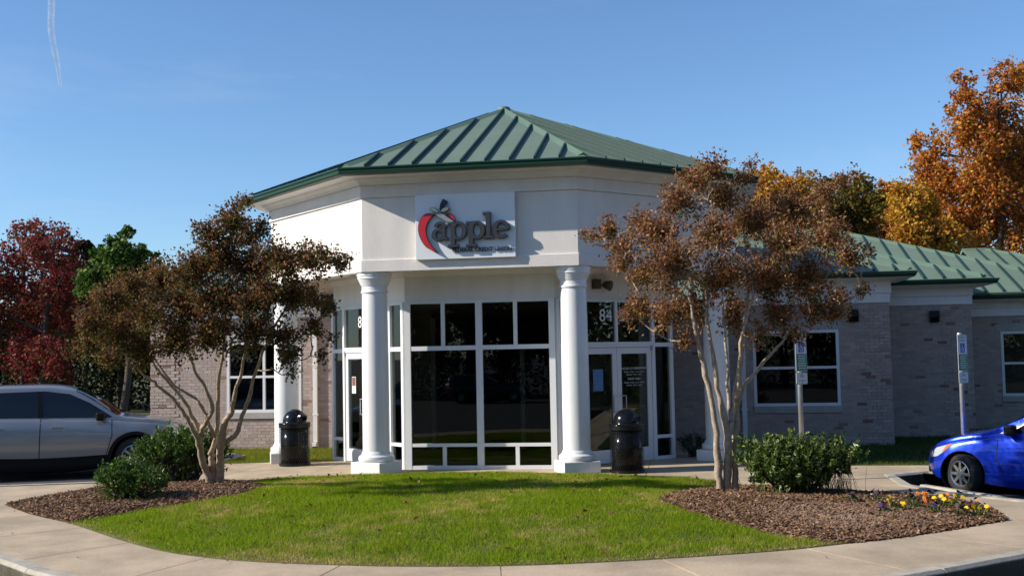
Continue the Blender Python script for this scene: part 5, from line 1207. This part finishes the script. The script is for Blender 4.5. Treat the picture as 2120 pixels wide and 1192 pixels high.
def make_suv(name, label, paint, loc, heading, group=None):
    c = Car(name, label, paint, suv, loc, heading, group); c.build_body()
    for sd in (-1, 1):
        c.patch('side_glazing', [(-1.95, 1.19), (-1.7, 1.20), (.95, 1.135), (1.02, 1.15), (.62, 1.42), (.25, 1.60), (-.2, 1.665), (-1.3, 1.645), (-1.75, 1.54)], 'carglass', .004, sd)
        g = c.patch('pillar_trim', [(-.29, 1.165), (-.20, 1.165), (-.24, 1.66), (-.32, 1.66)], 'blackplast', .008, sd)
        c.patch('door_gap', [(-.268, .40), (-.252, .40), (-.232, 1.15), (-.248, 1.15)], 'seam_dark', .003, sd)
        c.patch('door_gap', [(.90, .40), (.912, .40), (1.03, .80), (1.02, 1.10), (1.006, 1.10), (1.014, .80)], 'seam_dark', .003, sd)
        c.patch('door_gap', [(-1.05, .62), (-1.035, .62), (-1.30, 1.14), (-1.318, 1.14)], 'seam_dark', .003, sd)
        c.patch('sill_cladding', [(-.95, .26), (.98, .26), (.96, .40), (-.95, .40)], 'blackplast', .012, sd)
        for ax in suv['axles']:
            o_, i_ = [], []
            for a in range(0, 181, 12): o_.append((ax + .485 * math.cos(R(a)), .38 + .485 * math.sin(R(a)))); i_.append((ax + .422 * math.cos(R(a)), .38 + .422 * math.sin(R(a))))
            c.patch('arch_cladding', o_ + i_[::-1], 'blackplast', .010, sd, step=.5)
        for x in (-.55, .08 - .28 + .0) if False else (-.98, .06):
            bm = bmesh.new(); y = c.ysurf(x, .985); box(bm, x - .11, x + .11, min(sd * (y + .005), sd * (y + .04)), max(sd * (y + .005), sd * (y + .04)), .972, 1.005, None, .008); obj('door_handle', bm, 'chrome', c.root)
        c.patch('headlight', [(1.92, .93), (2.30, .83), (2.345, .74), (2.26, .70), (2.10, .80)], 'lampglass', .006, sd, step=.06)
        c.patch('turn_signal', [(1.92, .93), (2.02, .90), (2.10, .80), (2.05, .79)], 'amber', .009, sd, step=.06)
        c.patch('tail_light', [(-2.38, 1.02), (-2.15, 1.10), (-2.12, .96), (-2.36, .88)], 'taillight', .006, sd, step=.06)
        c.mirror(.80, 1.16, sd, M['blackplast'])
        for ax in suv['axles']: c.wheel(ax, sd)
    strip_top(c, 'windscreen', 1.12, .34, .93, 'carglass'); strip_top(c, 'rear_screen', -2.38, -2.08, .85, 'carglass')
    boxo('underbody', 'seam_dark', c.root, -.98, .96, -.93, .93, .19, .285)
    bm = bmesh.new(); box(bm, 2.40, 2.46, -.55, .55, .52, .74, None, .02); obj('grille', bm, 'blackplast', c.root)
    return c
make_suv('parked_suv', 'silver SUV parked at the left beside the shrubs', M['silver'], (SUVX, SUVY, PK), R(24)).root.scale = (1.05, 1.05, 1.04)
# ---------------------------------------------------------------- blue hatchback
hb = dict(tumble=.34, wr=.30, rim=.20, arch=.345, axles=(1.38, -1.20), spokes=8,
    w=[(-2.02, .62), (-1.85, .76), (-1.4, .835), (-.6, .85), (.6, .85), (1.3, .84), (1.7, .77), (1.93, .62), (2.05, .42)],
    zb=[(-2.02, .40), (-1.7, .26), (-1.5, .20), (1.5, .18), (1.9, .22), (2.05, .34)],
    belt=[(-2.02, .95), (-1.7, 1.02), (-.8, .98), (.4, .91), (.9, .88), (1.4, .82), (1.75, .72), (1.95, .60), (2.05, .50)],
    top=[(-2.02, .98), (-1.9, 1.20), (-1.6, 1.37), (-.9, 1.44), (-.2, 1.45), (.1, 1.40), (.6, 1.16), (.98, .975), (1.15, .93), (1.5, .86), (1.8, .75), (1.97, .63), (2.05, .53)],
    stations=sts((-2.02, -1.8, 5), (-1.8, -.6, 12), (-.6, .2, 7), (.2, 1.3, 20), (1.3, 1.8, 10), (1.8, 2.05, 9)))
hd = R(180 - 32); wx, wy = 7.93, -1.75
cx = wx - 1.38 * math.cos(hd) + (hb['w'][4][1] - .12) * (-math.sin(hd)) * -1; cy = wy - 1.38 * math.sin(hd) + (hb['w'][4][1] - .12) * math.cos(hd) * -1
def make_hatch(name, label, paint, loc, heading, steer=0.0, group=None):
    c = Car(name, label, paint, hb, loc, heading, group); c.build_body()
    for sd in (-1, 1):
        c.patch('side_glazing', [(-1.35, 1.04), (.70, .94), (.40, 1.12), (.05, 1.315), (-.3, 1.365), (-1.0, 1.34), (-1.4, 1.20)], 'carglass', .004, sd)
        c.patch('window_trim', [(.70, .935), (.83, .93), (.40, 1.16), (.02, 1.345), (-.02, 1.33), (.38, 1.12)], 'alloy', .006, sd)
        c.patch('pillar_trim', [(-.36, 1.0), (-.29, 1.0), (-.32, 1.37), (-.39, 1.37)], 'blackplast', .007, sd)
        c.patch('door_gap', [(.76, .32), (.772, .32), (.86, .60), (.83, .88), (.817, .88), (.846, .60)], 'seam_dark', .003, sd)
        c.patch('door_gap', [(-.342, .32), (-.33, .32), (-.31, 1.0), (-.322, 1.0)], 'seam_dark', .003, sd)
        c.patch('door_gap', [(-.9, .62), (-.888, .62), (-1.16, 1.02), (-1.174, 1.02)], 'seam_dark', .003, sd)
        c.patch('hood_gap', [(.98, .868), (1.75, .70), (1.76, .708), (.98, .876)], 'seam_dark', .004, sd)
        c.patch('sill', [(-.85, .24), (.80, .23), (.80, .30), (-.85, .31)], paint, .014, sd)
        c.patch('headlight', [(1.52, .765), (1.80, .685), (1.96, .575), (1.93, .52), (1.78, .555), (1.62, .665)], 'lampglass', .006, sd, step=.05)
        c.patch('turn_signal', [(1.52, .765), (1.61, .742), (1.70, .625), (1.62, .665)], 'amber', .009, sd, step=.05)
        c.patch('tail_light', [(-1.95, .92), (-1.75, 1.0), (-1.7, .80), (-1.93, .76)], 'taillight', .006, sd, step=.05)
        for x in (-.22, -.80):
            bm = bmesh.new(); y = c.ysurf(x, .80); box(bm, x - .09, x + .09, min(sd * (y + .004), sd * (y + .035)), max(sd * (y + .004), sd * (y + .035)), .79, .82, None, .007); obj('door_handle', bm, paint, c.root)
        c.mirror(.60, .985, sd, M['blackplast'])
        c.wheel(1.38, sd, steer); c.wheel(-1.20, sd)
    strip_top(c, 'windscreen', .95, .14, .92, 'carglass'); strip_top(c, 'rear_screen', -1.98, -1.68, .85, 'carglass')
    bm = bmesh.new(); box(bm, 2.03, 2.075, -.36, .36, .26, .42, None, .015); obj('grille', bm, 'blackplast', c.root)
    return c
make_hatch('parked_hatchback', 'bright blue hatchback with dented flank parked at the right edge', M['blue'], (cx, cy, PK), hd, R(-26))
# ================================================================== ACROSS THE STREET (behind the camera, mirrored in the glass)
M['darkpaint'] = carpaint('dark_paint', (.02, .022, .03))
make_hatch('parked_hatchback', 'dark car parked across the street, mirrored in the front glass', M['darkpaint'], (-6.0, -34.0, PK), R(0))
src = [o for o in bpy.data.objects if o.get('label') in ('olive green tree above the right wing roof', 'dull rust red maple right of the crimson one', 'rust orange tree between olive and golden trees')]
def copy_thing(o, loc, rz, sc, label, group):
    c = o.copy(); COL.objects.link(c); c.location = loc; c.rotation_euler = (0, 0, rz); c.scale = (sc,) * 3; c['label'] = label; c['group'] = group
    for ch in o.children: k = ch.copy(); COL.objects.link(k); k.parent = c
    return c
k = 0
for row, (v, n, step) in enumerate(((-46, 15, 6.4), (-52, 14, 7.0))):
    for i in range(n):
        u = -46 + i * step + RNG.uniform(-1, 1)
        copy_thing(src[k % len(src)], (u, v + RNG.uniform(-1.5, 1.5), -.2), RNG.uniform(0, 6.28), RNG.uniform(1.35, 1.7), 'autumn tree of the row across the street', 'trees across the street'); k += 1
ev = [o for o in bpy.data.objects if o.name.startswith('evergreen_tree')][:4]
for i in range(22): copy_thing(ev[i % 4], (-50 + i * 4.6, -43.5 + RNG.uniform(-1, 1), -.25), RNG.uniform(0, 6.28), RNG.uniform(1.0, 1.3), 'dark evergreen under the trees across the street', 'evergreens across the street')

for i in range(12): copy_thing((src + ev)[i % 7], (34 + RNG.uniform(-2, 4), -40 + i * 4.4, -.2), RNG.uniform(0, 6.28), RNG.uniform(1.2, 1.5), 'tree beyond the right parking lot, outside the picture', 'trees beyond the right lot')

for i in range(12): copy_thing(ev[i % 4], (30 + RNG.uniform(-1, 1), -24 + i * 2.6, -.25), RNG.uniform(0, 6.28), RNG.uniform(1.0, 1.3), 'dark evergreen beyond the right parking lot, outside the picture', 'evergreens beyond the right lot')

# ------------------------------------------------------------------ contrail
m = bpy.data.materials.new('contrail'); n, o_ = nodes_of(m)
d = N(n, 'ShaderNodeBsdfDiffuse'); d.inputs[0].default_value = (.8, .8, .8, 1); tl = N(n, 'ShaderNodeBsdfTranslucent'); tl.inputs[0].default_value = (.8, .8, .8, 1)
ad = N(n, 'ShaderNodeMixShader'); ad.inputs[0].default_value = .5; n.links.new(d.outputs[0], ad.inputs[1]); n.links.new(tl.outputs[0], ad.inputs[2])
tr = N(n, 'ShaderNodeBsdfTransparent'); lw = N(n, 'ShaderNodeLayerWeight'); lw.inputs[0].default_value = .35
nz = N(n, 'ShaderNodeTexNoise'); nz.inputs['Scale'].default_value = .06; nz.inputs['Detail'].default_value = 6; g = N(n, 'ShaderNodeNewGeometry'); n.links.new(g.outputs['Position'], nz.inputs['Vector'])
mr = N(n, 'ShaderNodeMapRange'); mr.inputs['From Min'].default_value = .35; mr.inputs['From Max'].default_value = .75; mr.inputs['To Min'].default_value = .10; mr.inputs['To Max'].default_value = .45; n.links.new(nz.outputs['Fac'], mr.inputs['Value'])
iv = N(n, 'ShaderNodeMath'); iv.operation = 'SUBTRACT'; iv.inputs[0].default_value = 1.0; n.links.new(lw.outputs['Facing'], iv.inputs[1])
mu = N(n, 'ShaderNodeMath'); mu.operation = 'MULTIPLY'; n.links.new(iv.outputs[0], mu.inputs[0]); n.links.new(mr.outputs[0], mu.inputs[1])
mx = N(n, 'ShaderNodeMixShader'); n.links.new(mu.outputs[0], mx.inputs[0]); n.links.new(tr.outputs[0], mx.inputs[1]); n.links.new(ad.outputs[0], mx.inputs[2]); n.links.new(mx.outputs[0], o_.inputs[0])
bm = bmesh.new(); pts = smooth_line([atd(px, py, 2600) for px, py in ((114, -260), (110, -60), (107, 0), (106, 60), (112, 100), (119, 135), (125, 180))], 8)
tube(bm, [tuple(p) for p in pts], list(np.interp(np.linspace(0, 1, len(pts)), [0, .4, .75, 1], [8, 8, 7, 3])), 12)
o = obj('contrail', bm, m, None, True); o['kind'] = 'stuff'; o['label'] = 'thin white contrail high in the left sky'
